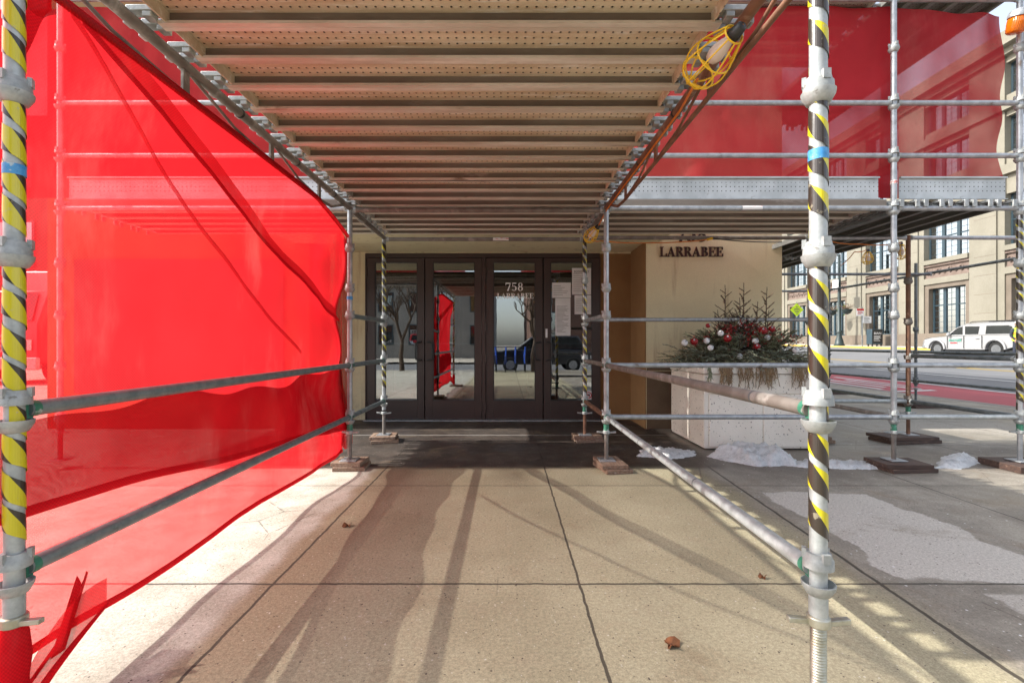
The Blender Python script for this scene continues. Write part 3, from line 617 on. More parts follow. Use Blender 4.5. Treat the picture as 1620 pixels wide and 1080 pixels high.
rg.build('ring', M['red_plastic'], pr)
sh = MB(); sh.box(cx - .028, cx + .028, DY - .0048, DY - .0038, cz + .004, cz + .018); sh.box(cx + .008, cx + .024, DY - .0048, DY - .0038, cz - .024, cz + .004); sh.build('symbol', M['black'], pr)
st = thing('door_decal', 'small white vertical decal beside the handle of the rightmost door', 'sticker', (px(864.5), DY - .02, pz(534)))
MB().box(px(862.8), px(866), DY - .0195, DY - .0182, pz(534), pz(520)).build('decal', M['paper'], st)

# ------------------------------------------------------------------ scaffold: posts, rails, ledgers, planks
TR = .0242
def crown(m, x, y, z, r, zt):              # lugs of the top cup
    for k in range(3):
        a = 2 * math.pi * k / 3 + .5; c = Vector((x + r * math.cos(a), y + r * math.sin(a), z + zt)); u = Vector((math.cos(a), math.sin(a), 0)); v = Vector((-math.sin(a), math.cos(a), 0))
        m.obox(c, u * .006, v * .011, (0, 0, .014))
def post(x, y, label, z0=.08, ztop=2.6, nodes=(), rails=(), tube='galv', tape=None, f0=.38, jack='rust_grey', nut=True, green=True, bands=(), pitch=.108, tw=.078, phase=0.0, uvo=0.0, r=TR, cast='cast', seg=20, jt=.36):
    P = thing('scaffold_post', label, 'scaffold post', (x, y, z0), 'upright scaffold posts')
    MB().tube((x, y, jt + .02), (x, y, ztop), r, seg).build('tube', M[tube], P, smooth=50)
    j = MB()
    if r > .02 and abs(x) < 2 and y < 2:
        pts = [];   # threaded spindle
        n = int((jt - z0) / .0085); prof = [(r * .80, 0)]
        for i in range(n): zb = i * .0085; prof += [(r * .80, zb + .001), (r * .93, zb + .004), (r * .80, zb + .0075)]
        j.lathe(prof, (x, y, z0), 24)
        j.build('screw_jack', M['thread'], P, smooth=60)
    else:
        j.tube((x, y, z0), (x, y, jt), r * .82, 14); j.build('screw_jack', M[jack], P, smooth=50)
    MB().box(x - .075, x + .075, y - .075, y + .075, z0 - .002, z0 + .008).build('base_plate', M['galv'], P, bevel=.002)
    if nut:
        n = MB(); n.lathe([(r * .95, jt - .035), (r * 1.35, jt - .030), (r * 1.35, jt - .004), (r * 1.1, jt + .0)], (x, y, 0), 16)
        n.obox((x + .055, y - .006, jt - .018), (.034, 0, .003), (0, .010, 0), (0, 0, .008)); n.obox((x - .055, y + .006, jt - .018), (.034, 0, -.003), (0, .010, 0), (0, 0, .008))
        n.build('jack_nut', M['thread' if y < 2 else 'cast'], P, smooth=45, bevel=.002)
    if green:
        MB().lathe([(r * 1.06, jt + .0), (r * 1.07, jt + .065), (r * 1.05, jt + .07)], (x, y, 0), 18).build('collar', M['green_paint' if y > 2 else 'galv_pale'], P, smooth=50)
    for z in nodes:
        has = z in rails; c = MB()
        dz = -.045 if has else -.028
        c.lathe([(r * 1.02, z + dz - .022), (r * 1.35, z + dz - .018), (r * 1.85, z + dz + .004), (r * 1.92, z + dz + .016), (r * 1.78, z + dz + .017), (r * 1.45, z + dz + .003), (r * 1.01, z + dz - .004)], (x, y, 0), seg)
        c.build('bottom_cup', M[cast], P, smooth=50)
        c = MB(); ut = z + (.036 if has else .004)
        c.lathe([(r * 1.03, ut - .020), (r * 1.72, ut - .018), (r * 1.68, ut + .008), (r * 1.50, ut + .014), (r * 1.40, ut + .026), (r * 1.03, ut + .027)], (x, y, 0), seg)
        crown(c, x, y, ut, r * 1.52, .020)
        c.build('top_cup', M[cast], P, smooth=45)
    if tape:
        for (ta, tb) in tape:
            cir_ = 2 * math.pi * (r + .0016); uvo = .156 * f0 - .039 + cir_ * ((phase - math.atan2(-y, -x)) / (2 * math.pi)) + ta
            t = MB(); n = int((tb - ta) / pitch * 28); rr = r + .0016; cir = 2 * math.pi * rr
            for i in range(n + 1):
                a = -2 * math.pi * i / 28 + phase; z = ta + pitch * i / 28; dr = .0006 * math.sin(a * .37) + .0012
                wob = .006 * math.sin(i * .13 + phase)
                t.v += [Vector((x + (rr + dr) * math.cos(a), y + (rr + dr) * math.sin(a), z + wob)), Vector((x + rr * math.cos(a), y + rr * math.sin(a), z + tw + wob))]
            for i in range(n):
                t.f.append((2 * i, 2 * i + 2, 2 * i + 3, 2 * i + 1)); ul = uvo - cir * i / 28 - ta; u2 = uvo - cir * (i + 1) / 28 - ta
                t.uv[len(t.f) - 1] = [(ul, 0), (u2, 0), (u2, tw), (ul, tw)]
            # keep uv order matching even if normals flip: build without recalc surprises by using explicit faces
            t.build('hazard_tape', M['tape'], P)
    for (zb, mt) in bands:
        MB().lathe([(r + .003, zb), (r + .0032, zb + .032)], (x, y, 0), 18, cap=False).build('tape_band', M[mt], P, smooth=60)
    return P
def pad(x, y, label, sx=.30, sy=.30, n=2, mat='wood', z0=0, rot=0.0, h=.038):
    P = thing('timber_pad', label, 'timber pad', (x, y, z0), 'timber sole boards under the scaffold posts')
    ca, sa = math.cos(rot), math.sin(rot)
    for i in range(n):
        a = rot + (.12 if i == 0 and n > 1 else 0); ca, sa = math.cos(a), math.sin(a); k = 1.06 if i == 0 else 1
        MB().obox((x + (.02 if i == 0 else 0), y - (.015 if i == 0 else 0), z0 + h * (i + .5) + .001 + .001 * i), (sx / 2 * ca * k, sx / 2 * sa * k, 0), (-sy / 2 * sa, sy / 2 * ca, 0), (0, 0, h / 2)).build('board', M[mat], P, bevel=.004)
    return P
def rail(p0, p1, label, mat='galv', green=False, r=TR, group='horizontal scaffold rails', name='scaffold_rail', joints=()):
    p0 = Vector(p0); p1 = Vector(p1); d = (p1 - p0).normalized(); Lr = (p1 - p0).length; mid = (p0 + p1) / 2
    P = thing(name, label, 'scaffold rail', mid, group)
    MB().tube(p0 + d * .034, p1 - d * .034, r, 18).build('tube', M[mat], P, smooth=50)
    for e, q in ((p0, d), (p1, -d)):
        b = MB(); up = Vector((0, 0, 1)); sd_ = d.cross(up)
        b.obox(e + q * .032, q * .016, sd_ * .009, up * .030); b.tube(e + q * .040, e + q * .062, r * 1.06, 16)
        b.build('end_blade', M['green_paint' if green else 'cast'], P, smooth=45)
    if joints:
        for s in joints:
            MB().tube(p0 + d * (Lr * s - .006), p0 + d * (Lr * s + .006), r * 1.03, 16).build('scuff_ring', M['galv_dark'], P, smooth=50)
    return P
XL, XR = -1.495, .945; YN, YF, YB = 1.41, 4.42, 5.65; XD, XE, XS = 3.68, 4.88, 7.7
Z05, Z10, Z25 = .487, .978, 2.47
NODES = (.487, .978, 1.46, 1.955)
A = post(XR, YN, 'near right scaffold post spiralled in black and yellow tape, on a bare screw jack', .06, 2.7, NODES, (.487, .978), 'galv_pale', [(.545, .93), (1.005, 1.42), (1.50, 1.91), (2.0, 2.6)], bands=((1.735, 'blue_band'),), phase=2.2, seg=28)
post(XL, YN, 'near left scaffold post with yellow and black tape and red netting tied round its foot', .06, 2.7, NODES, (.487, .978), 'galv_pale', [(.575, .93), (1.01, 1.42), (1.50, 1.91), (2.0, 2.6)], phase=.6, f0=.86, seg=28, bands=((1.69, 'blue_band'),))
pad(XR, YN - .02, 'reddish timber pad under the near right taped post', .34, .28, 1, 'wood_dark')
pad(XL + .06, YN + .02, 'weathered timber pad under the near left taped post', .34, .30, 1, 'wood')
post(XR, YF, 'bare galvanised post at the right front of the doorway bay, by the snow', .08, 2.46, (.487, .978, 1.46, 1.72, 2.1), (.487, .978), 'galv', jack='rust_grey', bands=())
post(XL, YF, 'bare galvanised post at the left edge of the red netting curtain', .08, 2.46, (.487, .978, 1.46, 1.72, 2.1), (.487, .978), 'galv', bands=((1.60, 'blue_band'),))
post(XR, YB, 'thin taped post standing in front of the rightmost glass door', .08, 2.46, (.487, .978, 1.46, 1.955), (.487, .978, 1.46), 'galv', [(.55, .93), (1.01, 1.42), (1.50, 1.91), (1.99, 2.40)], jack='rust_tube', phase=1.1)
post(XL, YB, 'thin taped post standing in front of the leftmost glass door', .08, 2.46, (.487, .978, 1.46), (.487, .978, 1.46), 'galv', [(.60, .93), (1.03, 1.40), (1.50, 2.38)], phase=2.6, green=False)
post(XD, YF, 'grey bare post in the middle of the right hand rails, seen against the street', .08, 4.6, (.487, .978, 1.46, 1.72, 2.10, 2.47, 2.97, 3.47, 4.0), (.487, .978, 2.47, 2.97, 3.47), 'galv', bands=((2.7, 'sticker'), (1.06, 'red_band')) [:1], jack='rust_grey')
post(XE, YF, 'taped corner post at the far right edge with an amber beacon on it', .07, 4.6, (.487, .978, 1.46, 1.955, 2.47, 2.97, 3.47, 4.0), (.487, .978, 2.47, 2.97, 3.47), 'galv', [(.55, .93), (1.02, 1.42), (1.50, 1.91), (1.99, 2.38)], phase=3.3, jack='galv', pitch=.10, tw=.07)
post(XE, YB, 'rusty brown post behind the grey one, seen against the cream building', .08, 2.5, (.487, .978, 1.46, 1.955), (.487, .978), 'rust_tube', jack='rust_tube', cast='rust_grey')
post(XD, YB, 'scaffold post hidden behind the near right taped post beside the planter', .08, 2.5, (.487, .978, 1.46), (.487,), 'galv', jack='rust_tube')
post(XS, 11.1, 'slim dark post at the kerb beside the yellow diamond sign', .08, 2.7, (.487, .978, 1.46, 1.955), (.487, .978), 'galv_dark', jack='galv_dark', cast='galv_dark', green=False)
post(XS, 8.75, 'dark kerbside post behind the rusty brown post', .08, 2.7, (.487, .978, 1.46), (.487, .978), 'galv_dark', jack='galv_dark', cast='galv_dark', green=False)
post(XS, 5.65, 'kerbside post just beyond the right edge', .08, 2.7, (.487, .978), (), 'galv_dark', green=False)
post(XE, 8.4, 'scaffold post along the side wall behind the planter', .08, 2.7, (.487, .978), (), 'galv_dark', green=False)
post(-4.25, YF, 'pale post seen faintly through the red netting at far left', .08, 4.6, (.487, .978, 1.46, 1.955, 2.47, 2.97, 3.47, 4.0), (2.47, 2.97, 3.47), 'galv_pale')
pad(XR + .03, YF - .02, 'two stacked brown boards under the bare post right of the doorway', .24, .36, 2, 'wood', rot=.06)
pad(XL, YF + .02, 'two stacked pale boards under the post beside the netting', .28, .26, 2, 'wood', rot=-.05)
pad(XR + .03, YB + .02, 'reddish stacked boards under the post before the rightmost door', .34, .24, 2, 'wood')
pad(XL, YB, 'stacked dark boards under the post before the leftmost door', .30, .28, 2, 'wood', rot=.1)
pad(XD + .02, YF - .02, 'dark square timber pad ringed by snow under the grey middle post', .42, .30, 2, 'wood_dark', rot=-.04, h=.036)
pad(XE + .03, YF, 'dark reddish timber pad at the right edge under the beacon post', .50, .40, 1, 'wood_dark', h=.062, rot=-.03)
pad(XE - .08, YB, 'wide weathered boards under the rusty brown post', .62, .34, 2, 'wood_dark', rot=.04)
pad(XD, YB, 'small boards behind the near right post by the planter corner', .34, .30, 2, 'wood')
pad(XS, 11.1, 'black boards under the slim dark kerb post', .6, .4, 2, 'wood_dark')
pad(XS + .05, 8.75, 'black boards at the kerb behind the rusty post', .6, .4, 2, 'wood_dark')
# guard rails
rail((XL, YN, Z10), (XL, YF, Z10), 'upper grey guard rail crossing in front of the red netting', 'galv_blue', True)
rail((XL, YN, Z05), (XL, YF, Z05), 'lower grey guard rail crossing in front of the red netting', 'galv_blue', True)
rail((XR, YN, Z10), (XR, YF, Z10), 'upper brownish guard rail running from near right post to the doorway post', 'rust_grey', True, joints=(.12,))
rail((XR, YN, Z05), (XR, YF, Z05), 'lower pale guard rail in sunlight running to the near right post', 'galv_pale', True, joints=(.3, .62, .85))
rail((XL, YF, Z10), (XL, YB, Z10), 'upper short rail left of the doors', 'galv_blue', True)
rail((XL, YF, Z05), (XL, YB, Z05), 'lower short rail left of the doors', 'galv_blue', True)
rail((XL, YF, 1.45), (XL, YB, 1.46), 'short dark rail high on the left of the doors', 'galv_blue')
rail((XR, YF, Z10), (XR, YB, Z10), 'upper short rail right of the doors', 'rust_grey', True)
rail((XR, YF, Z05), (XR, YB, Z05), 'lower short rusty rail right of the doors', 'rust_tube', True)
rail((XR, YF, 1.45), (XR, YB, 1.46), 'short pale rail high on the right of the doors', 'galv')
rail((XR, YF, Z10), (XD, YF, Z10), 'upper rail passing in front of the planter greenery', 'galv')
rail((XR, YF, Z05), (XD, YF, Z05), 'lower blue grey rail passing in front of the planter', 'galv')
rail((XD, YF, Z10), (XE, YF, Z10), 'upper rail at the far right in front of the street', 'galv')
rail((XD, YF, Z05), (XE, YF, Z05), 'lower pale rail at the far right in front of the pavement', 'galv_pale')
rail((XR, YB, 1.475), (XD, YB, 1.475), 'rail behind the planter greenery against the tan wall', 'galv')
rail((XD, YB, Z05), (XE, YB, Z05), 'low pale rail joining the rusty post to the one behind the planter', 'galv_pale')
rail((XD, YF, Z05), (XD, YB, Z05), 'short brownish low rail going back from the grey middle post', 'rust_grey')
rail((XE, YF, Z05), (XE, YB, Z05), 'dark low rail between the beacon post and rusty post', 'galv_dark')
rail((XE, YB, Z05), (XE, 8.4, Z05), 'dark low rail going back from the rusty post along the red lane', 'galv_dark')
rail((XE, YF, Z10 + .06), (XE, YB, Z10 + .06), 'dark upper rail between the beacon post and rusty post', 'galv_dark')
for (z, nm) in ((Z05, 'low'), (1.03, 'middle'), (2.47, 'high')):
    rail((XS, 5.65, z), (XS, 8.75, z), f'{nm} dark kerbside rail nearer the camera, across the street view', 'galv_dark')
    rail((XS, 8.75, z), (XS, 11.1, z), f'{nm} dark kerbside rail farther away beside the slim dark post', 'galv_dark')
MBt = MB(); MBt.tube((XS, 6.05, 2.47), (XS, 6.6, 2.47), .0262, 14)
tag(MBt.build('red_tape_wrap', M['red_band'], smooth=50), 'red tape wrapped round the high dark kerbside rail', 'tape')
# ledgers and upper guard rails
G = 'scaffold ledgers and upper guard rails'
for (xa, xb, side) in ((XR, XD, 'right middle bay'), (XD, XE, 'far right corner bay'), (-4.25, XL, 'left bay behind the netting')):
    rail((xa, YF, Z25), (xb, YF, Z25), f'deck ledger tube along the front of the {side}', 'galv', group=G)
    rail((xa, YF, 2.97), (xb, YF, 2.97), f'lower deck guard rail before the dark red netting, {side}', 'galv', group=G)
    rail((xa, YF, 3.47), (xb, YF, 3.47), f'upper deck guard rail before the dark red netting, {side}', 'galv', group=G)
    rail((xa, YF, 4.46), (xb, YF, 4.46), f'topmost ledger above the dark red netting, {side}', 'galv', group=G)
rail((XL, YF, 2.452), (XR, YF, 2.452), 'cross ledger under the far end of the central deck', 'rust_grey', group=G)
rail((XL, YB, 2.452), (XR, YB, 2.452), 'cross ledger over the glass doors', 'rust_grey', group=G)
rail((XR, YB, Z25), (XD, YB, Z25), 'back ledger against the tan wall above the street name', 'rust_grey', group=G)
rail((XD, YB, Z25), (XE, YB, Z25), 'back ledger of the corner bay reaching the rusty post', 'galv', group=G)
rail((XE, YB, Z25), (XS, YB, Z25), 'pale cross tube running right from the rusty post top', 'galv', group=G)
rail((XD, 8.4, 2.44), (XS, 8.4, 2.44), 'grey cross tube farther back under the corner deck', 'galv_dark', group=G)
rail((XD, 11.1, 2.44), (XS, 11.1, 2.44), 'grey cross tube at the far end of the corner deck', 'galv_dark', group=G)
rail((XD, YF, 2.45), (XD, YB, 2.45), 'short ledger over the gap beside the planter', 'galv_dark', group=G)
for (xa, xb) in ((XR, XD), (XD, XE)): pass
def truss(x, label, mat, so_):
    L = thing('truss_ledger', label, 'truss ledger', (x, 3.0, 2.3), 'truss ledgers carrying the central deck')
    MB().tube((x, 1.0, Z25), (x, YF, Z25), TR, 20).build('top_chord', M[mat], L, smooth=50)
    MB().tube((x, YF, Z25), (x, YB, Z25), TR, 18).build('extension', M['rust_grey'], L, smooth=50)
    zc = 2.335
    MB().path([(x, 1.0, zc), (x, 3.75, zc), (x, 3.95, zc + .015), (x, 4.1, 2.40), (x, 4.25, Z25 - .02)], .0125, 10).build('bottom_chord', M[mat], L, smooth=60)
    for yy in (1.35, 2.16, 2.95, 3.70): MB().box(x - .006, x + .006, yy - .022, yy + .022, zc + .006, Z25 - .018).build('web_plate', M[mat], L)
    for (a, b) in ((1.4, 2.12), (2.2, 2.9), (3.0, 3.66)):
        MB().path([(x, a, Z25 - .022), (x, (a + b) / 2, zc + .03), (x, b - .06, zc + .012), (x, b, zc + .012)], .008, 8).build('web_rod', M[mat], L, smooth=60)
    for yy in (1.7, 2.6, 3.3, 4.0):
        MB().lathe([(TR + .003, -.006), (TR + .003, .006)], (x, yy, Z25), 16, axis=(0, 1, 0)).build('cable_tie', M['black'], L, smooth=60)
truss(XR, 'rust brown truss ledger on the right of the central deck', 'rust_tube', 1)
truss(XL, 'weathered brown truss ledger on the left of the central deck', 'rust_grey', -1)
# planks
def plank(L, label, mat, group):
    P = thing('scaffold_plank', label, 'scaffold plank', (0, 0, 0), group); W2 = .1138
    m = MB(); e = .065
    m.box(e, L - e, -W2, W2, .057, .060); m.build('deck_sheet', M[mat], P); fl_ = ('flange', 'lip') if mat != 'plank_green' else (mat, mat)
    for s in (-1, 1):
        a, b = s * W2, s * (W2 - .003); MB().box(e, L - e, min(a, b), max(a, b), .003, .057).build('side_flange', M[fl_[0]], P)
        m = MB(); b = s * (W2 - .024); m.box(e, L - e, min(a, b), max(a, b), 0, .003); a = s * (W2 - .021); m.box(e, L - e, min(a, b), max(a, b), .003, .012); m.build('lip', M[fl_[1]], P)
    for (x0, s) in ((e, 1), (L - e, -1)):
        c = MB(); c.box(min(x0 + s * .03, x0 + s * .036), max(x0 + s * .03, x0 + s * .036), -W2 + .004, W2 - .004, .004, .056); c.build('end_plate', M[mat], P)
        for yy in (-.075, .075):
            h = MB(); a, b = x0 + s * .029, x0 - s * .100
            h.box(min(a, b), max(a, b), yy - .024, yy + .024, .027, .050)
            a, b = x0 - s * .100, x0 - s * .114; h.box(min(a, b), max(a, b), yy - .020, yy + .020, -.022, .048)
            a, b = x0 + s * .0, x0 - s * .036; h.box(min(a, b), max(a, b), yy - .022, yy + .022, .004, .0265)
            h.build('hook', M['cast'], P, bevel=.003)
    return P
GC = 'steel planks of the central overhead deck'
ORD = ['first', 'second', 'third', 'fourth', 'fifth', 'sixth', 'seventh', 'eighth', 'ninth', 'tenth', 'eleventh', 'twelfth', 'thirteenth', 'fourteenth', 'fifteenth', 'sixteenth', 'seventeenth', 'eighteenth', 'nineteenth', 'twentieth']
pa = plank(2.44, 'x', 'plank', GC); pg = plank(2.44, 'x', 'plank_grey', GC)
used = set(); rr = random.Random(4)
ys = [1.811 + .229 * i for i in range(17)]
for i, y in enumerate(ys):
    src = pa if (i < 10 or i % 3 == 0) else pg
    lb_ = f'brown stained perforated plank, {ORD[i]} from the near edge of the central deck' if src is pa else f'greyish perforated plank, {ORD[i]} from the near edge of the central deck'
    loc = (XL, y, 2.492 + rr.uniform(-.002, .004) + (.009 if i == 8 else 0))
    if src in used: copy_tree(src, loc, lb_)
    else: src.location = loc; src['label'] = lb_; used.add(src)
GF = 'steel planks of the facade scaffold decks'
def deck(src, first, locs, labels, rotz=None):
    for l, lb_ in zip(locs, labels):
        if first[0]: src.location = l; src['label'] = lb_; first[0] = False; (setattr(src, 'rotation_euler', (0, 0, rotz)) if rotz is not None else None)
        else: copy_tree(src, l, lb_, rotz)
pf = plank(XD - XR, 'x', 'plank_grey', GF); fst = [True]
for (xa, nm) in ((XR, 'above the street name'), (-4.25 - (XD - XR) + (XL + 4.25), 'behind the red netting on the left')):
    deck(pf, fst, [(xa, YF + .118 + .2292 * i, 2.496) for i in range(5)], [f'grey plank, {ORD[i]} from the front, in the deck {nm}' for i in range(5)])
deck(pf, fst, [(XR, YF + .118 + .2292 * i, 4.49) for i in range(5)], [f'grey plank, {ORD[i]} from the front, in the topmost deck at the upper right' for i in range(5)])
pc = plank(2.72, 'x', 'plank_green', GF); fc = [True]
for j, (ya, nm) in enumerate(((YF + .01, 'front'), (YF + 2.74, 'middle'), (YF + 5.47, 'far'))):
    deck(pc, fc, [(XD + .125 + .2295 * i, ya, 2.497) for i in range(5)], [f'dull steel plank, {ORD[i]} from the left, in the {nm} corner deck' for i in range(5)], R(90))
deck(pc, fc, [(XD + .125 + .2295 * i, YF + .01, 4.50) for i in range(5)], [f'dull steel plank, {ORD[i]} from the left, in the top corner deck' for i in range(5)], R(90))
# toe boards
for (xa, xb, nm) in ((XR + .03, XD - .12, 'right of the central deck'), (XD + .08, XE - .10, 'in the far right corner bay'), (-4.2, XL - .03, 'seen through the netting on the left')):
    m = MB(); m.box(xa, xb, YF + .035, YF + .038, 2.567, 2.773); m.box(xa, xb, YF + .015, YF + .0352, 2.773, 2.778); m.box(xa, xb, YF + .010, YF + .0345, 2.562, 2.567); m.box(xa, xb, YF + .012, YF + .015, 2.763, 2.773)
    o = m.build('toe_board', M['toe']); tag(o, f'galvanised perforated toe board {nm}', 'toe board', 'perforated toe boards')
    for v in o.data.vertices: pass
stk = [((1173 - 802) / 735 * YF, YF - .026, 2.47, 'right ledger'), ((780 - 802) / 735 * YB, YB - .026, 2.45, 'cross ledger over the doors')]
for (x, y, z, nm) in stk:
    m = MB()
    m.grid(lambda u, v: (x + .19 * u, y + .026 - (TR + .002) * math.cos((v - .5) * 1.5), z + (TR + .002) * math.sin((v - .5) * 1.5)), 1, 6)
    tag(m.build('label_sticker', M['sticker'], smooth=60), f'white sticker with red print on the {nm}', 'sticker')

# ------------------------------------------------------------------ red nettings
def nz(x, y, z, s=1): return mnoise.noise(Vector((x * s, y * s, z * s)))
N = thing('netting_curtain', 'bright red mesh curtain hung along the left side of the walkway', 'netting', (-1.56, 2.9, .1))
ytop = lambda y: 2.335 - .16 * max(0, (y - 3.6) / .9) ** 1.5
def xin(y, z):
    far = max(0, (y - 3.1) / 1.3)
    r = .022 * nz(0, y * 1.5, z * .8) + .014 * nz(6, y * 3.4 - z * 2.2, z * .5) + .010 * nz(9, y * .8 + z * .6, z * 3.2) + far * (.11 * nz(4, y * 2.1, z * 2.0) + .045 * math.sin(z * 7 + y * 3))
    up = max(0, min(1, (z - 1.9) / .42))
    return (-1.585 - .03 * math.sin(max(0, min(1, (z - .2) / 2.2)) * math.pi)) * (1 - up) - 1.505 * up + r * (1 - up)
def lim(z): return -1.5265 if z < 1.15 else -1.5265 + .026 * min(1, (z - 1.15) / .6)
def wrapx(u):                       # far end folds round behind the post
    return 1.30 + u * (4.50 - 1.30)
yA = wrapx
def A_(u, v):
    y = yA(u); z0 = .70 + .05 * math.sin(y * 2); z = z0 + (ytop(y) - z0) * v; return (min(lim(z) - .0015, xin(y, z)), y, z)
MB().grid(A_, 90, 60).build('main_sheet', M['net'], N, smooth=180)
def D_(u, v):
    y = yA(u); zb = .155 + .012 * math.sin(y * 5); zt = .70 + .05 * math.sin(y * 2); z = zb + (zt - zb) * v; return (min(-1.528, xin(y, z) + .004 * (1 - v)), y, z)
MB().grid(D_, 90, 18).build('lower_sheet', M['net_sheer'], N, smooth=180)
zC0 = lambda y: .645 - .085 * (y - 1.4) + .012 * math.sin(y * 4)
zC1 = lambda y: .915 + .028 * math.sin(y * 3.2 + 1) + .02 * math.sin(y * 9)
def C_(u, v):
    y = yA(u); z = zC0(y) + (zC1(y) - zC0(y)) * v; return (min(-1.5265, xin(y, z) + .018 + .012 * math.sin(v * 3.1)), y, z)
MB().grid(C_, 90, 20).build('gathered_band', M['net_band'], N, smooth=180)
def hem(fz, name, off, hw=.014, ya=1.30, yb=4.50):
    MB().grid(lambda u, v: (min(lim(fz(ya + (yb - ya) * u)) + .002, xin(ya + (yb - ya) * u, fz(ya + (yb - ya) * u)) + off + .004 * math.sin(v * 3.14)), ya + (yb - ya) * u, fz(ya + (yb - ya) * u) + hw * (v - .5) * 2), 90, 2).build(name, M['net_hem'], N, smooth=180)
hem(lambda y: .155 + .012 * math.sin(y * 5), 'hem', .010, .016); hem(lambda y: zC0(y), 'hem', .026, .018); MB().path([(XL - .002 - .012 * (1 if y > 3.75 else 0), y, ytop(y)) for y in [1.5 + .1 * i for i in range(30)]], .0175, 8).build('hem', M['net_fold'], N, smooth=60)
flapz = lambda y: 2.33 - .92 * (max(0, y - 1.62) / 2.80) ** .96
def B_(u, v):
    y = 1.64 + (4.44 - 1.64) * u; a = flapz(y); b = min(ytop(y), a + .10); z = a + (b - a) * v
    return (min(lim(z) + .001, xin(y, z) + .030 - .018 * v), y, z)
MB().grid(B_, 80, 24).build('flap', M['net_fold'], N, smooth=180)
hem(flapz, 'hem', .036, .016, 1.64, 4.44)
def crease(y0, z0, y1, z1, wd):
    MB().grid(lambda u, v: (min(lim(z0 + (z1 - z0) * u) + .0005, xin(y0 + (y1 - y0) * u, z0 + (z1 - z0) * u) + .012 + .008 * math.sin(v * 3.14)), y0 + (y1 - y0) * u, z0 + (z1 - z0) * u - .05 * math.sin(u * 3.1) + wd * (v - .5) * 2), 40, 3).build('crease', M['net_fold'], N, smooth=180)
crease(1.60, 2.32, 3.6, 1.12, .016)
# folds gathered at the far post
def E_(u, v):
    z = .20 + v * 2.02; return (-1.535 + .14 * (u - .5) * (1 + .25 * math.sin(z * 5)) - .05 + .01 * math.sin(u * 9), 4.475 + .025 * math.sin(u * 14 + z * 2.2), z + .03 * math.sin(u * 7))
MB().grid(E_, 18, 40).build('end_fold', M['net_fold'], N, smooth=180)
# knot round the foot of the near left post
kn = MB(); kn.lathe([(.030, .02), (.036, .08), (.033, .16), (.040, .23), (.034, .30), (.027, .335)], (XL, YN, 0), 20); kn.build('foot_wrap', M['net_hem'], N, smooth=60)
def strip(p0, p1, p2, w, name, mat):
    p0, p1, p2 = Vector(p0), Vector(p1), Vector(p2)
    def fn(u, v):
        p = p0 * (1 - u) ** 2 + p1 * 2 * u * (1 - u) + p2 * u * u; return p + Vector((0, .0, 1)) * w * (v - .5) * (1 + .3 * math.sin(u * 5)) + Vector((.01 * math.sin(v * 3 + u * 4), 0, 0))
    MB().grid(fn, 16, 3).build(name, M[mat], N, smooth=180)
def K_(u, v):
    y = 1.435 + .36 * u; lo = .02 + .150 * u ** .8; hi = .17 + .10 * u + .05 * math.sin(u * 3); return (-1.480 - .066 * u ** .7, y, lo + (hi - lo) * v)
MB().grid(K_, 16, 8).build('tied_corner', M['net_sheer'], N, smooth=180)
MB().grid(lambda u, v: (K_(u, 0)[0] + .004, K_(u, 0)[1], K_(u, 0)[2] + .035 * (1.1 - u) * v + .012 * v), 14, 2).build('tie', M['net_hem'], N, smooth=180)
MB().grid(lambda u, v: (-1.482 - .055 * u, 1.44 + .15 * u, .115 + .03 * u + .022 * v), 8, 2).build('tie', M['net_hem'], N, smooth=180)
MB().grid(lambda u, v: (-1.535 - .010 * v, 1.56 + .055 * u + .10 * v, .12 + .21 * v + .02 * math.sin(u * 9) * v), 6, 8).build('tie', M['net_hem'], N, smooth=180)
strip((-1.50, 1.43, 2.10), (-1.52, 1.47, 2.24), (-1.52, 1.56, 2.34), .12, 'corner_gather', 'net_hem')
# dark red netting behind the upper guard rails
def back_net(x0, x1, label, gl=.0):
    yo = .02 if x0 > 3 else 0
    T_ = thing('deck_netting', label, 'netting', ((x0 + x1) / 2, YF + .1, 2.7), 'dark red netting behind the deck guard rails')
    def fn(u, v):
        x = x0 + (x1 - x0) * u; z = 2.60 + (4.44 - 2.60) * v
        k = max(0, (x - 3.7)) / 1.2 if x > 3.7 else 0
        sag = -.04 * k * v * (1 - .2 * math.sin(x * 4)) + (.10 * math.sin(v * 3.1) * k * (-1))
        xx = x + (-.03 * math.sin(v * 6.3) * k)
        return (xx, YF + .095 + yo + .045 * nz(x * 1.6, 3, z * 1.7) + .035 * nz(x * 4, 8, z * 2.5) + .05 * k * nz(x * 3, 1, z * 3) + .02 * math.sin(x * 2.1 + z * 3) * nz(x, 2, z), z + sag)
    MB().grid(fn, 90, 40).build('sheet', M['net_back_thin' if x0 > 3 else 'net_back'], T_, smooth=180)
    return T_
back_net(.30, 3.74, 'dark red netting stretched right of the central deck')
back_net(3.64, 4.85, 'see through dark red netting sagging in the far right bay')
back_net(-6.2, -.9, 'dark red netting left of the central deck behind the bright curtain')

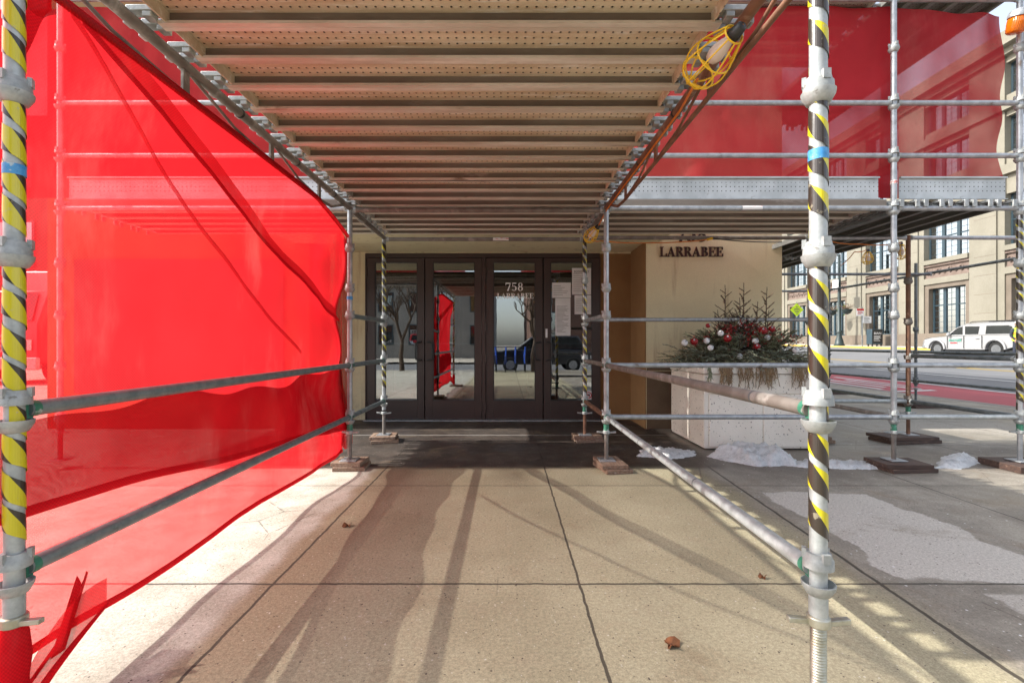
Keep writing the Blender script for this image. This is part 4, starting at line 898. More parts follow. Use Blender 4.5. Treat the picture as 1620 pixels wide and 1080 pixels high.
# ------------------------------------------------------------------ caged lamps, cords, beacon
def cage_lamp(c, ax, label, L=.20, r=.062, n=8, hang=True):
    c = Vector(c); ax = Vector(ax).normalized(); P = thing('cage_lamp', label, 'work lamp', c, 'caged work lamps on the cord')
    a = ax.orthogonal().normalized(); b = ax.cross(a); m = MB(); N_ = 12
    prof = lambda t: r * (0.45 + .55 * math.sin(min(1, t * 1.5) * math.pi / 2)) * math.sqrt(max(0.0, 1 - max(0, (t - .55) / .45) ** 2.2)) if t < 1 else 0
    for k in range(n):
        th = 2 * math.pi * k / n; d = a * math.cos(th) + b * math.sin(th)
        m.path([c + ax * (L * i / N_) + d * max(.012, prof(i / N_)) for i in range(N_ + 1)], .0036, 6)
    for t in (.0, .42, .80, .985):
        m.path([c + ax * (L * t) + (a * math.cos(2 * math.pi * i / 20) + b * math.sin(2 * math.pi * i / 20)) * max(.012, prof(t)) for i in range(20)], .0038, 6, closed=True)
    m.build('cage', M['yellow'], P, smooth=60)
    MB().lathe([(.014, -.045), (.020, -.04), (.024, -.015), (.027, .0), (.026, .012)], c, 14, axis=ax).build('socket', M['black'], P, smooth=50)
    MB().lathe([(.016, .005), (.020, .03), (.030, .065), (.033, .095), (.026, .122), (.008, .134)], c, 14, axis=ax).build('bulb', M['bulb'], P, smooth=60)
    return P
def at(x, y, Y): return Vector(((x - 802) / 735 * Y, Y, CH + (544 - y) / 735 * Y))
c0 = at(1161, 55, 1.775); c1 = at(1108, 112, 1.95)
cage_lamp(c0, c1 - c0, 'large yellow caged lamp on the rust brown ledger at the upper right', L=.25, r=.088)
cage_lamp(at(944, 361, 4.72), (at(928, 381, 4.84) - at(944, 361, 4.72)) , 'small yellow caged lamp above the post before the rightmost door', L=.185, r=.066)
cage_lamp(at(1373, 399, 6.6), (0.0, .1, -1), 'yellow caged lamp hanging under the corner deck, left of the grey post', L=.17, r=.07)
cage_lamp(at(1425, 388, 5.9), (.0, 0, -1), 'yellow caged lamp hanging beside the top of the rusty post', L=.18, r=.075)
def cord(pts, label, mat, r=.006, sag=0):
    out = []
    for i in range(len(pts) - 1):
        a, b = Vector(pts[i]), Vector(pts[i + 1])
        for k in range(10):
            t = k / 10; p = a.lerp(b, t); p.z -= sag * 4 * t * (1 - t); out.append(p)
    out.append(Vector(pts[-1])); o = MB().path(out, r, 8).build('power_cord', M[mat], smooth=60); return tag(o, label, 'cord', 'lamp cords strung on the scaffold')
cord([at(1196, 2, 1.76) + Vector((0, 0, -.01)), at(1190, 25, 1.86), at(1176, 40, 1.98), c0 - (c1 - c0).normalized() * .04], 'orange cord looping from the upper right ledger to the large lamp', 'orange_cord', .007)
cord([c1 + Vector((0, .03, -.02)), (XR - .012, 2.5, 2.437), (XR - .008, 3.1, 2.44), (XR - .012, 3.8, 2.437), (XR - .008, 4.4, 2.437), at(947, 357, 4.69)], 'orange cord running along the rusty ledger to the small lamp', 'orange_cord', .006)
cord([at(936, 379, 4.86), at(950, 381, 5.2), at(1030, 384, 5.5), at(1118, 379, 5.55)], 'orange cord sagging across the tan wall to the yellow plug', 'orange_cord', .006, .012)
tag(MB().tube(at(1119, 379, 5.55), at(1127, 377, 5.55), .016, 10).build('plug', M['yellow'], smooth=50), 'yellow cord plug under the deck above the street name', 'plug')
cord([at(1127, 377, 5.55), at(1180, 382, 5.6), at(1237, 383, 5.9)], 'black cord running from the yellow plug to the wall corner', 'black', .006, .004)
cord([at(1300, 378, 5.2), at(1360, 386, 5.4), at(1425, 384, 5.7)], 'orange cord between the near post and rusty post under the corner deck', 'orange_cord', .006, .02)
cord([at(1330, 420, 7.6), at(1352, 398, 6.9), at(1373, 394, 6.6)], 'thin orange cord rising to the hanging lamp under the corner deck', 'orange_cord', .006, .02)
bc = at(1610, 34, 4.33); P = thing('amber_beacon', 'amber warning beacon clamped near the top of the right corner post', 'beacon', bc)
MB().lathe([(.055, -.10), (.068, -.085), (.074, -.02), (.074, .02), (.06, .035)], bc, 22, axis=(0, -.25, 1)).build('lens', M['amber'], P, smooth=50)
MB().lathe([(.078, .033), (.080, .05), (.070, .085), (.05, .10)], bc, 22, axis=(0, -.25, 1)).build('housing', M['galv'], P, smooth=50)
MB().tube(bc + Vector((0, .02, .07)), (XE, YF, bc.z + .07), .014, 8).build('bracket', M['galv'], P, smooth=50)

# ------------------------------------------------------------------ planter and greenery
PX0, PX1, PY0, PY1, PZ = 2.19, 3.46, 5.16, 6.20, .925
PL = thing('planter', 'square pale speckled precast concrete planter holding winter greenery', 'planter', ((PX0 + PX1) / 2, (PY0 + PY1) / 2, 0))
b = MB(); g = .006; mx = (PX0 + PX1) / 2 + .02; zz = (.03, .44, .62, .845)
def panel(axis, a0, a1, z0, z1):
    if axis == 'y': b.box(a0 + g, a1 - g, PY0, PY0 + .05, z0 + g, z1 - g)
    else: b.box(PX0, PX0 + .05, a0 + g, a1 - g, z0 + g, z1 - g)
for (z0, z1) in ((.03, .62), (.62, .845)):
    panel('y', PX0 + .05, mx, z0, z1) if z0 < .5 else None
    panel('y', mx, PX1 - .05, z0, z1) if z0 < .5 else None
panel('y', PX0 + .05, PX1 - .05, .62, .845); panel('x', PY0 + .0, PY0 + .42, .03, .845); panel('x', PY0 + .42, PY1, .03, .845)
b.build('panel', M['planter'], PL, bevel=.006)
b = MB(); b.box(PX0 + .012, PX1 - .006, PY0 + .012, PY1 - .006, .02, .84); b.build('core', M['planter'], PL)
b = MB(); b.box(PX0 - .012, PX1 + .012, PY0 - .014, PY0 + .13, .847, PZ); b.box(PX0 - .012, PX1 + .012, PY1 - .1, PY1 + .012, .847, PZ); b.box(PX0 - .012, PX0 + .10, PY0 + .13, PY1 - .1, .847, PZ); b.box(PX1 - .1, PX1 + .012, PY0 + .13, PY1 - .1, .847, PZ)
b.build('rim', M['planter'], PL, bevel=.008)
b = MB(); b.box(PX0 + .1, PX1 - .1, PY0 + .13, PY1 - .1, .8405, .895); b.build('soil', M['soil'], PL)
GR = thing('winter_greenery', 'mounded fir boughs and dry spruce tops arranged in the concrete planter', 'plant arrangement', ((PX0 + PX1) / 2, (PY0 + PY1) / 2, .89))
rg_ = random.Random(11)
def needle_bough(m, st, base, tip, n=46, nl=.045, droop=.05, wd=.0030, flat=.35, sr=.004):
    base = Vector(base); tip = Vector(tip); d = tip - base; L = d.length; side = d.cross(Vector((0, 0, 1)))
    side = side.normalized() if side.length > .01 else Vector((1, 0, 0)); up = side.cross(d).normalized()
    pt = lambda t: base + d * t + Vector((0, 0, -droop * t * t * L * 4)) + Vector((0, 0, droop * t * L * 2))
    st.path([pt(i / 5) for i in range(6)], [sr * (1.1 - .15 * i) for i in range(6)], 5)
    for i in range(n):
        t = .12 + .88 * (i + rg_.random()) / n; p = pt(min(1, t)); a = rg_.uniform(0, 2 * math.pi)
        w_ = (side * math.cos(a) + up * math.sin(a) * flat + d.normalized() * rg_.uniform(.5, 1.1)).normalized(); l = nl * rg_.uniform(.7, 1.2) * (1.15 - .5 * t)
        s2 = w_.cross(Vector((rg_.uniform(-1, 1), rg_.uniform(-1, 1), rg_.uniform(-1, 1)))).normalized() * wd
        m.add([p - s2, p + s2, p + w_ * l + s2 * .4, p + w_ * l - s2 * .4], [(0, 1, 2, 3)])
def spray(m, st, base, tip, twigs, **kw):
    base = Vector(base); tip = Vector(tip); d = tip - base; needle_bough(m, st, base, tip, **kw)
    for k in range(twigs):
        t = .25 + .6 * (k + .5) / twigs; s = 1 if k % 2 else -1; sv = d.cross(Vector((0, 0, 1))).normalized() * s
        p = base + d * t; q = p + (d.normalized() * .6 + sv * .6 + Vector((0, 0, rg_.uniform(-.15, .2)))) * d.length * .42 * (1.1 - .5 * t)
        needle_bough(m, st, p, q, **{**kw, 'n': max(8, int(kw.get('n', 46) * .6))})
cxp, cyp = 2.85, 5.70
stem = MB()
fir, firb, dry_, ced, dk, du = MB(), MB(), MB(), MB(), MB(), MB()
for i in range(150):                       # outward boughs forming the mound
    a = rg_.uniform(0, 2 * math.pi); h = rg_.random(); r0 = rg_.uniform(.05, .42)
    bx, by = cxp + r0 * 1.1 * math.cos(a), cyp + r0 * .75 * math.sin(a)
    rr_ = rg_.uniform(.56, .98) * (1 - .38 * h); tx, ty = cxp + rr_ * 1.12 * math.cos(a), cyp + rr_ * .84 * math.sin(a)
    spray(fir if i % 3 else firb, stem, (bx, by, .90 + .20 * h), (tx, ty, .955 + .40 * h * rg_.uniform(.7, 1.2) + .02), 4, n=32, nl=.040, wd=.0036)
for i in range(44):                        # drooping front and side boughs
    a = rg_.uniform(math.pi * .93, math.pi * 2.07); bx, by = cxp + .34 * math.cos(a), cyp + .22 * math.sin(a)
    rr_ = rg_.uniform(.80, 1.02); spray(firb if i % 2 else fir, stem, (bx, by, 1.02 + rg_.uniform(0, .12)), (cxp + rr_ * .86 * math.cos(a), cyp + rr_ * .70 * math.sin(a), .935 + rg_.uniform(-.04, .10)), 5, n=30, nl=.042, wd=.0038)
for i in range(84):                        # top filler
    a = rg_.uniform(0, 2 * math.pi); r0 = rg_.uniform(0, .38); bx, by = cxp + r0 * math.cos(a), cyp + r0 * .8 * math.sin(a)
    spray(fir if i % 2 else dry_, stem, (bx, by, 1.0), (bx + rg_.uniform(-.2, .2) + .3 * r0 * math.cos(a), by + rg_.uniform(-.15, .15), 1.34 + rg_.uniform(-.08, .18) - r0 * .5), 5, n=30, nl=.038, wd=.0042)
for (xp, zt, lean) in ((1150, 450, 0), (1178, 447, .01), (1208, 455, .03), (1166, 472, -.03), (1194, 478, .04), (1137, 490, -.06), (1222, 490, .06)):   # dead spruce tops
    x = (xp - 802) / 735 * cyp; z = CH + (544 - zt) / 735 * cyp; y = cyp + rg_.uniform(-.08, .08)
    b0 = Vector((x - lean, y, 1.0)); t0 = Vector((x, y, z)); needle_bough(dry_, stem, b0, t0, n=80, nl=.022, droop=0, sr=.009, wd=.0036)
    for k in range(15):
        t = .18 + .76 * k / 15; p = b0.lerp(t0, t); a = k * 2.4; l = .19 * (1.05 - t) + .03
        needle_bough(dry_, stem, p, p + Vector((math.cos(a) * l, math.sin(a) * l, l * .75)), n=34, nl=.024, droop=-.02, sr=.005, wd=.0036)
for i in range(70):                        # brown twiggy sprays filling the cone
    a = rg_.uniform(0, 2 * math.pi); r0 = rg_.uniform(0, .30); bx, by = cxp + .02 + r0 * math.cos(a), cyp + r0 * .7 * math.sin(a)
    spray(dry_ if i % 3 else fir, stem, (bx, by, 1.08), (bx + rg_.uniform(-.10, .10) + .35 * r0 * math.cos(a), by + rg_.uniform(-.1, .1), 1.60 + rg_.uniform(-.14, .10) - r0 * .95), 5, n=26, nl=.030, wd=.0036)
for i in range(90):                        # dark leafy stems in the middle
    a = rg_.uniform(0, 2 * math.pi); r0 = rg_.uniform(0, .26); p = Vector((cxp + .0 + r0 * math.cos(a), cyp - .1 + r0 * .6 * math.sin(a), 1.12 + rg_.uniform(0, .36)))
    for k in range(5):
        q = p + Vector((rg_.uniform(-.05, .05), rg_.uniform(-.05, .05), rg_.uniform(-.05, .05))); d = Vector((rg_.uniform(-1, 1), rg_.uniform(-1, 1), rg_.uniform(-.2, 1))).normalized() * .032; s = d.cross(Vector((rg_.uniform(-1, 1), rg_.uniform(-1, 1), .3))).normalized() * .012
        (dk if i % 5 else du).add([q, q + d * .5 + s, q + d, q + d * .5 - s], [(0, 1, 2, 3)])
for (xp, n) in ((1120, 5), (1146, 10), (1153, 9), (1176, 7), (1189, 7), (1203, 8), (1216, 9), (1222, 8), (1262, 10), (1270, 9)):    # hanging dry cedar over the rim
    x = (xp - 802) / 735 * 5.12; mt = fir if xp == 1120 else ced
    for i in range(n):
        xx = x + rg_.uniform(-.055, .055); z1 = .925 - rg_.uniform(.10, .27); p = [Vector((xx + .02, 5.22, .945)), Vector((xx, 5.125, .935)), Vector((xx + rg_.uniform(-.02, .02), 5.11, .86)), Vector((xx + rg_.uniform(-.04, .04), 5.115, z1))]
        stem.path(p, .002, 4)
        for k in range(36):
            t = k / 36 * 2.9; s = int(t); q = p[s].lerp(p[s + 1], t - s); d = Vector((rg_.uniform(-.7, .7), rg_.uniform(-.5, .1), -1)).normalized() * rg_.uniform(.02, .045); w_ = Vector((.0030, 0, 0))
            mt.add([q - w_, q + w_, q + d + w_ * .4, q + d - w_ * .4], [(0, 1, 2, 3)])
fir.build('fir_boughs', M['fir'], GR); firb.build('blue_boughs', M['fir_blue'], GR); dry_.build('spruce_tops', M['dead'], GR); ced.build('hanging_cedar', M['cedar'], GR); dk.build('dark_leaves', M['dark_leaf'], GR); du.build('silver_leaves', M['dusty'], GR); stem.build('twigs', M['bark'], GR)
for i in range(52):
    be = MB()
    a = rg_.uniform(0, 6.28); r0 = rg_.uniform(.1, .66); c = Vector((cxp + r0 * math.cos(a), cyp - .12 + r0 * .5 * math.sin(a), 1.02 + .36 * (1 - r0 * .9) + rg_.uniform(-.02, .1)))
    for k in range(9): be.ball(c + Vector((rg_.uniform(-.05, .05), rg_.uniform(-.03, .03), rg_.uniform(-.05, .06))), .0085, 6, 4)
    be.build('berry_cluster', M['berry'], GR, smooth=60)
def yfront(xp, yp): return 5.34
for (xp, yp, col, r, lb_) in ((1083, 542, 'w', .036, 'at the far left of the greenery'), (1118, 539, 'w', .034, 'right of the left red bauble'), (1124, 550, 'w', .032, 'lower, below the left pair'), (1170, 564, 'w', .034, 'lowest, hanging over the middle'), (1195, 539, 'w', .036, 'right of centre'), (1214, 534, 'w', .032, 'below the right red cluster'), (1259, 554, 'w', .036, 'at the far right beside the taped post'), (1140, 527, 'w', .034, 'in the middle among silver leaves'),
                               (1098, 540, 'r', .042, 'at the left of the greenery'), (1151, 535, 'r', .044, 'left of centre in the greenery'), (1207, 523, 'r', .046, 'right of centre, largest'), (1221, 520, 'r', .036, 'behind the largest one on the right'), (1198, 548, 'r', .032, 'low on the right side'), (1120, 515, 'r', .026, 'high on the left side')):
    c = at(xp, yp, 5.20 if yp > 545 else 5.30)
    O = thing('bauble', ('white glossy bauble ' if col == 'w' else 'red glitter bauble ') + lb_, 'ornament', c, 'white baubles in the planter' if col == 'w' else 'red baubles in the planter')
    MB().ball(c, r, 16, 10).build('ball', M['orn_white' if col == 'w' else 'orn_red'], O, smooth=60)
    MB().lathe([(.010, r * .96), (.010, r * 1.2), (.004, r * 1.25)], c, 8, axis=(rg_.uniform(-.5, .5), -.8, .4)).build('cap', M['galv'], O)

# ------------------------------------------------------------------ snow, leaves
def snow_heap(name, poly, hmax, label, seed):
    rs = random.Random(seed); xs = [p[0] for p in poly]; ys = [p[1] for p in poly]; n = len(poly)
    def dist(x, y):
        best = 1e9; ins = False
        for i in range(n):
            x1, y1 = poly[i]; x2, y2 = poly[(i + 1) % n]
            if (y1 > y) != (y2 > y) and x < (x2 - x1) * (y - y1) / (y2 - y1) + x1: ins = not ins
            t = max(0, min(1, ((x - x1) * (x2 - x1) + (y - y1) * (y2 - y1)) / max(1e-9, (x2 - x1) ** 2 + (y2 - y1) ** 2)))
            best = min(best, math.hypot(x - x1 - t * (x2 - x1), y - y1 - t * (y2 - y1)))
        return best if ins else -best
    m = MB(); x0, x1, y0, y1 = min(xs) - .05, max(xs) + .05, min(ys) - .05, max(ys) + .05
    st = .018; nu = int((x1 - x0) / st); nv = int((y1 - y0) / st)
    def fn(u, v):
        x = x0 + (x1 - x0) * u; y = y0 + (y1 - y0) * v; d = dist(x, y) + .04 * nz(x * 9, y * 9, seed) + .02 * nz(x * 25, y * 25, seed)
        k = max(0, min(1, d / .22)); h = hmax * (1 - (1 - k) ** 2) * (.75 + .5 * nz(x * 5, y * 5, seed + 3)) + (.035 * abs(nz(x * 17, y * 17, seed)) + .018 * nz(x * 45, y * 45, 2)) * min(1, max(0, d) / .05)
        return (x, y, h if d > 0 else -.03)
    m.grid(fn, nu, nv); o = m.build(name, M['snow'], smooth=80); tag(o, label, 'snow')
gx = lambda xp, yp: ((xp - 802) / (yp - 544) * CH, CH * 735 / (yp - 544))
snow_heap('snow_patch', [gx(1008, 722), gx(1012, 712), gx(1060, 709), gx(1098, 714), gx(1100, 722), gx(1060, 727)], .05, 'thin dirty snow patch beside the planter left corner', 1)
snow_heap('snow_heap', [gx(1118, 722), gx(1135, 714), gx(1215, 712), gx(1260, 728), gx(1262, 737), gx(1200, 738), gx(1150, 730)], .16, 'rounded white snow heap in front of the planter', 2)
snow_heap('snow_patch', [gx(1255, 730), gx(1290, 728), gx(1400, 731), gx(1480, 737), gx(1480, 743), gx(1390, 743), gx(1300, 741), gx(1255, 738)], .045, 'long thin strip of crusted snow before the grey middle post', 3)
snow_heap('snow_patch', [gx(1478, 741), gx(1490, 722), gx(1530, 719), gx(1555, 732), gx(1520, 742)], .075, 'crumbly snow pile between the two dark timber pads at the right', 4)
def leaf(x, y, rot, label, sc=.045):
    m = MB(); pts = []
    for i in range(16):
        a = 2 * math.pi * i / 16; r = sc * (.55 + .45 * abs(math.cos(a * 2.5))) * (.7 + .3 * math.cos(a)); pts.append((x + r * math.cos(a + rot), y + r * math.sin(a + rot), .012 + .012 * math.sin(3 * a)))
    m.add([(x, y, .004)] + pts, [(0, i + 1, (i + 1) % 16 + 1) for i in range(16)]); o = m.build('dry_leaf', M['leaf_dry'], solid=.001); tag(o, label, 'leaf', 'dry leaves on the pavement')
leaf(*gx(1060, 1022), .4, 'curled brown dry leaf in the sunlit foreground centre', .05); leaf(*gx(1207, 915), 1.4, 'small orange dry leaf beside the near right post', .028); leaf(*gx(550, 833), 2.2, 'dark dry leaf lying in the net shadow on the left', .045)

# ------------------------------------------------------------------ cream building across the street
FX = 31.6; FB = thing('stone_building', 'cream limestone building with dark framed windows across the street', 'building', (FX, 40, 0))
bays = [29.5 + 5.72 * k - 17.16 for k in range(13)]; BW = 3.45
wall = MB(); wall.box(FX + .55, FX + 12, bays[0] - 8, bays[-1] + 8, -.5, 20.6)
edges = [bays[0] - 8] + [e for b_ in bays for e in (b_ - BW, b_)] + [bays[-1] + 8]
for i in range(0, len(edges), 2):
    y0, y1 = edges[i], edges[i + 1]; wall.box(FX, FX + .55, y0, y1, 1.97, 19.4)
    c = (y0 + y1) / 2
    if y1 - y0 < 4: wall.box(FX - .10, FX, y0 + .42, y1 - .42, 1.97, 12.0)
wall.build('wall', M['limestone'], FB)
lw_ = MB()
for z in (3.2, 4.45, 5.7, 6.95, 8.2, 9.45, 10.7):
    for i in range(0, len(edges), 2):
        if edges[i + 1] - edges[i] < 4: lw_.box(FX - .103, FX - .098, edges[i] + .425, edges[i + 1] - .425, z, z + .03)
lw_.build('masonry_joint', M['brownstone'], FB)
bs = MB(); bs.box(FX - .16, FX + .5, bays[0] - 8, bays[-1] + 8, -.5, 1.97); bs.build('base_course', M['brownstone'], FB)
hz = MB()
for (z0, z1, p) in ((11.9, 12.5, .18), (15.95, 16.5, .22), (19.4, 19.8, .25), (19.8, 20.35, .7), (20.35, 21.0, .15)): hz.box(FX - p, FX + .56, bays[0] - 8, bays[-1] + 8, z0, z1)
hz.build('cornice', M['limestone'], FB)
ro = random.Random(3)
for b_ in bays:
    y0, y1 = b_ - BW, b_; orn, sur = MB(), MB()
    sil = MB(); sil.box(FX - .12, FX + .5, y0, y1, 7.1, 7.42); sil.build('sill', M['limestone'], FB); sil = MB(); sil.box(FX - .04, FX + .5, y0, y1, 5.62, 6.05); sil.build('lintel', M['limestone'], FB)
    sur.box(FX + .08, FX + .5, y0, y0 + .32, 1.97, 5.62); sur.box(FX + .08, FX + .5, y1 - .32, y1, 1.97, 5.62); sur.box(FX + .08, FX + .5, y0 + .32, y1 - .32, 5.30, 5.62)
    orn.box(FX + .16, FX + .5, y0, y1, 6.05, 7.1)
    for s in range(8):
        yc = y0 + (s + .5) * BW / 8
        orn.path([(FX + .12, yc + .17 * math.cos(a) * (1 - a / 11), 6.5 + .25 * math.sin(a) * (1 - a / 11)) for a in [i * .55 * (1 if s % 2 else -1) % 9 for i in range(12)]], .035, 5)
    orn.box(FX + .02, FX + .16, y0, y1, 6.92, 7.1); orn.box(FX + .10, FX + .16, y0, y1, 6.05, 6.13)
    for (z0, z1) in ((10.7, 11.9), (12.5, 13.3), (15.6, 15.95), (16.5, 16.95), (19.0, 19.4)): MB().box(FX + .12, FX + .5, y0, y1, z0, z1).build('wall_panel', M['limestone'], FB)
    orn.build('spandrel', M['terracotta'], FB); sur.build('window_surround', M['brownstone'], FB)
def window(y0, y1, z0, z1, cols, rows, x=FX + .42):
    f_ = MB(); t = .09
    f_.box(x, x + .1, y0, y0 + t, z0, z1); f_.box(x, x + .1, y1 - t, y1, z0, z1); f_.box(x, x + .1, y0 + t, y1 - t, z1 - t, z1); f_.box(x, x + .1, y0 + t, y1 - t, z0, z0 + t)
    for i in range(1, cols):
        yc = y0 + (y1 - y0) * i / cols; f_.box(x - .02, x + .098, yc - .11, yc + .11, z0 + t, z1 - t)
    for r_ in rows: f_.box(x + .01, x + .096, y0 + t, y1 - t, z0 + (z1 - z0) * r_ - .04, z0 + (z1 - z0) * r_ + .04)
    for i in range(cols):
        yc = y0 + (y1 - y0) * (i + .5) / cols; f_.box(x + .04, x + .09, yc - .012, yc + .012, z0 + t, z1 - t)
    nl = 8 if z1 - z0 > 3 else 5
    for i in range(1, nl): f_.box(x + .042, x + .088, y0 + t, y1 - t, z0 + (z1 - z0) * i / nl - .012, z0 + (z1 - z0) * i / nl + .012)
    w_ = f_.build('window', M['win_frame'], FB)
    MB().box(x + .05, x + .06, y0 + .02, y1 - .02, z0 + .02, z1 - .02).build('pane', M['pane'], w_)
for b_ in bays:
    y0, y1 = b_ - BW, b_
    window(y0 + .32, y1 - .32, 1.97, 5.30, 3, (.62,)); window(y0, y1, 7.42, 10.7, 3, (.5,)); window(y0, y1, 13.3, 15.6, 3, ()); window(y0, y1, 16.95, 19.0, 3, ())

# ------------------------------------------------------------------ white pickup truck (nose towards +Y)
tx0, tx1 = 24.75, 26.5; gz = zr(25, 25) - .12
TK = thing('pickup_truck', 'white crew cab pickup truck with a canopy, parked across the street', 'pickup truck', ((tx0 + tx1) / 2, 25.0, gz))
yb_, yf_ = 22.35, 27.65; RA, FA = 23.55, 26.75
def prof_loft(prof, insets, name, mat, par, smooth=35, bev=0):
    m = MB(); n = len(prof); rows = insets
    for (x, sh) in rows:
        cy = sum(p[0] for p in prof) / n; cz_ = sum(p[1] for p in prof) / n
        for (y, z) in prof: m.v.append(Vector((x, cy + (y - cy) * sh, gz + cz_ + (z - cz_) * sh)))
    for i in range(len(rows) - 1):
        for k_ in range(n): m.f.append((i * n + k_, i * n + (k_ + 1) % n, (i + 1) * n + (k_ + 1) % n, (i + 1) * n + k_))
    m.f.append(tuple(range(n))); m.f.append(tuple((len(rows) - 1) * n + k_ for k_ in range(n)))
    return m.build(name, mat, par, smooth=smooth)
def archpts(c, r, n=9): return [(c + r * math.cos(math.pi * i / n), .36 + r * math.sin(math.pi * i / n)) for i in range(n + 1)]
body = [(yb_, .62), (yb_ + .02, 1.12), (23.3, 1.14), (24.2, 1.13), (26.2, 1.10), (27.1, 1.04), (27.5, .95), (27.62, .80), (27.65, .48), (27.3, .40)] + archpts(FA, .44) + [(26.25, .34), (24.1, .34)] + archpts(RA, .44) + [(23.0, .42)]
bo = prof_loft(body, [(tx0 + .03, .985), (tx0, 1.0), (tx0 + .06, 1.0), (tx1 - .06, 1.0), (tx1, 1.0), (tx1 - .03 + .0, .985)][:2] + [(tx1, 1.0), (tx1 - .0 + .001, .985)], 'body', M['white_paint'], TK)
cab = [(yb_ + .08, 1.12), (yb_ + .22, 1.66), (22.9, 1.76), (24.3, 1.80), (25.2, 1.77), (25.55, 1.66), (26.25, 1.12)]
m = MB()
for (x, sh, up) in ((tx0 + .02, 0, 0), (tx0 + .20, 1, 1), (tx1 - .20, 1, 1), (tx1 - .02, 0, 0)):
    for (y, z) in cab:
        t = (z - 1.10) / .7; m.v.append(Vector((x if sh == 0 else x, y, gz + (z if sh else 1.10 + (z - 1.10) * .82))))
n = len(cab)
for i in range(3):
    for k_ in range(n - 1): m.f.append((i * n + k_, i * n + k_ + 1, (i + 1) * n + k_ + 1, (i + 1) * n + k_))
m.f.append(tuple(range(n))); m.f.append(tuple(3 * n + k_ for k_ in range(n)))
m.build('cab', M['white_paint'], TK, smooth=40)
def side_poly(pts, name, mat, dx=-.004, x=tx0 + .02, th=.01): return MB().prism([(a, b_) for a, b_ in pts], (x + dx, 0, gz), (0, 1, 0), (0, 0, 1), (th, 0, 0)).build(name, mat, TK)
side_poly([(26.02, 1.17), (25.25, 1.17), (25.25, 1.60), (25.48, 1.56), (25.62, 1.48)], 'window', M['car_glass'])
side_poly([(25.12, 1.17), (24.42, 1.17), (24.34, 1.58), (25.12, 1.61)], 'window', M['car_glass'])
side_poly([(24.05, 1.17), (22.68, 1.17), (22.78, 1.52), (22.95, 1.58), (24.0, 1.60)], 'window', M['car_glass'])
m = MB(); m.add([(tx0 + .14, 26.2, gz + 1.14), (tx1 - .14, 26.2, gz + 1.14), (tx1 - .26, 25.57, gz + 1.64), (tx0 + .26, 25.57, gz + 1.64)], [(0, 1, 2, 3)])
for v_ in m.v: v_.y += .02
m.build('windscreen', M['car_glass'], TK)
for yy in (26.12, 25.18, 24.22):
    m = MB(); m.box(tx0 - .006, tx0 + .001, yy - .014, yy + .014, gz + .42, gz + 1.1); m.build('door_seam', M['black'], TK)
for yy in (25.28, 24.36):
    m = MB(); m.box(tx0 - .022, tx0 - .002, yy, yy + .2, gz + .93, gz + .965); m.build('door_handle', M['white_paint'], TK, bevel=.006)
for c_ in (RA, FA):
    m = MB(); m.path([(tx0 - .03, c_ + .50 * math.cos(a), gz + .38 + .50 * math.sin(a)) for a in [math.pi * (i / 14) for i in range(15)]], .05, 8); m.build('wheel_flare', M['white_paint'], TK, smooth=60)
    for (xx, s) in ((tx0 + .02, 1), (tx1 - .02, -1)):
        wv_ = MB(); wv_.lathe([(.24, .07), (.245, .0), (.33, -.008), (.375, .02), (.385, .09), (.375, .2), (.3, .23)], (xx, c_, gz + .385), 26, axis=(s, 0, 0)); wh = wv_.build('wheel', M['rubber'], TK, smooth=40)
        rm = MB(); rm.lathe([(.238, .010), (.225, .035), (.05, .045)], (xx, c_, gz + .385), 24, axis=(s, 0, 0))
        for k_ in range(6):
            a = math.pi * 2 * k_ / 6; rm.obox((xx + s * .02, c_ + .14 * math.cos(a), gz + .385 + .14 * math.sin(a)), (.012, 0, 0), (0, .10 * math.cos(a), .10 * math.sin(a)), (0, -.022 * math.sin(a), .022 * math.cos(a)))
        rm.build('rim', M['alloy'], wh)
m = MB(); m.ball((tx0 - .10, 25.95, gz + 1.18), .11, 12, 8, (.8, .7, 1)); m.build('mirror', M['white_paint'], TK, smooth=60)
for xx in (tx0 + .26, tx1 - .26):
    m = MB(); m.path([(xx, 25.1, gz + 1.80), (xx, 24.95, gz + 1.85), (xx, 22.95, gz + 1.83), (xx, 22.8, gz + 1.77)], .022, 8); m.build('roof_rail', M['black'], TK, smooth=60)
m = MB(); m.box(tx0 + .3, tx1 - .3, 24.1, 24.16, gz + 1.80, gz + 1.84); m.box(tx0 + .3, tx1 - .3, 23.2, 23.26, gz + 1.79, gz + 1.83); m.build('roof_rack', M['black'], TK)
m = MB(); m.ball((tx0 + .12, 27.52, gz + .86), .12, 12, 8, (.9, .9, .75)); m.build('headlight', M['headlamp'], TK, smooth=60)
m = MB(); m.box(tx0 - .004, tx0 + .03, yb_ - .02, yb_ + .1, gz + .82, gz + 1.08); m.build('tail_light', M['red_plastic'], TK)
m = MB(); m.box(tx0 + .02, tx1 - .02, 27.55, 27.72, gz + .40, gz + .60); m.box(tx0 + .02, tx1 - .02, yb_ - .14, yb_ + .02, gz + .45, gz + .66); m.build('bumper', M['galv_dark'], TK, bevel=.02)
MB().box(tx0 + .12, tx1 - .12, 22.7, 27.3, gz + .16, gz + .36).build('underbody', M['black'], TK)
m = MB(); m.box(tx0 - .01, tx0 + .03, 24.05, 26.2, gz + .31, gz + .37); m.build('side_step', M['black'], TK)
fill_text('BADGER', .19, 'lettering', M['green_letter'], TK, (tx0 - .006, 25.66, gz + .80), (0, -1, 0), (0, 0, 1), .003)
m = MB(); m.box(tx0 - .006, tx0 - .001, 25.55, 25.95, gz + .70, gz + .74); m.build('small_print', M['red_plastic'], TK)

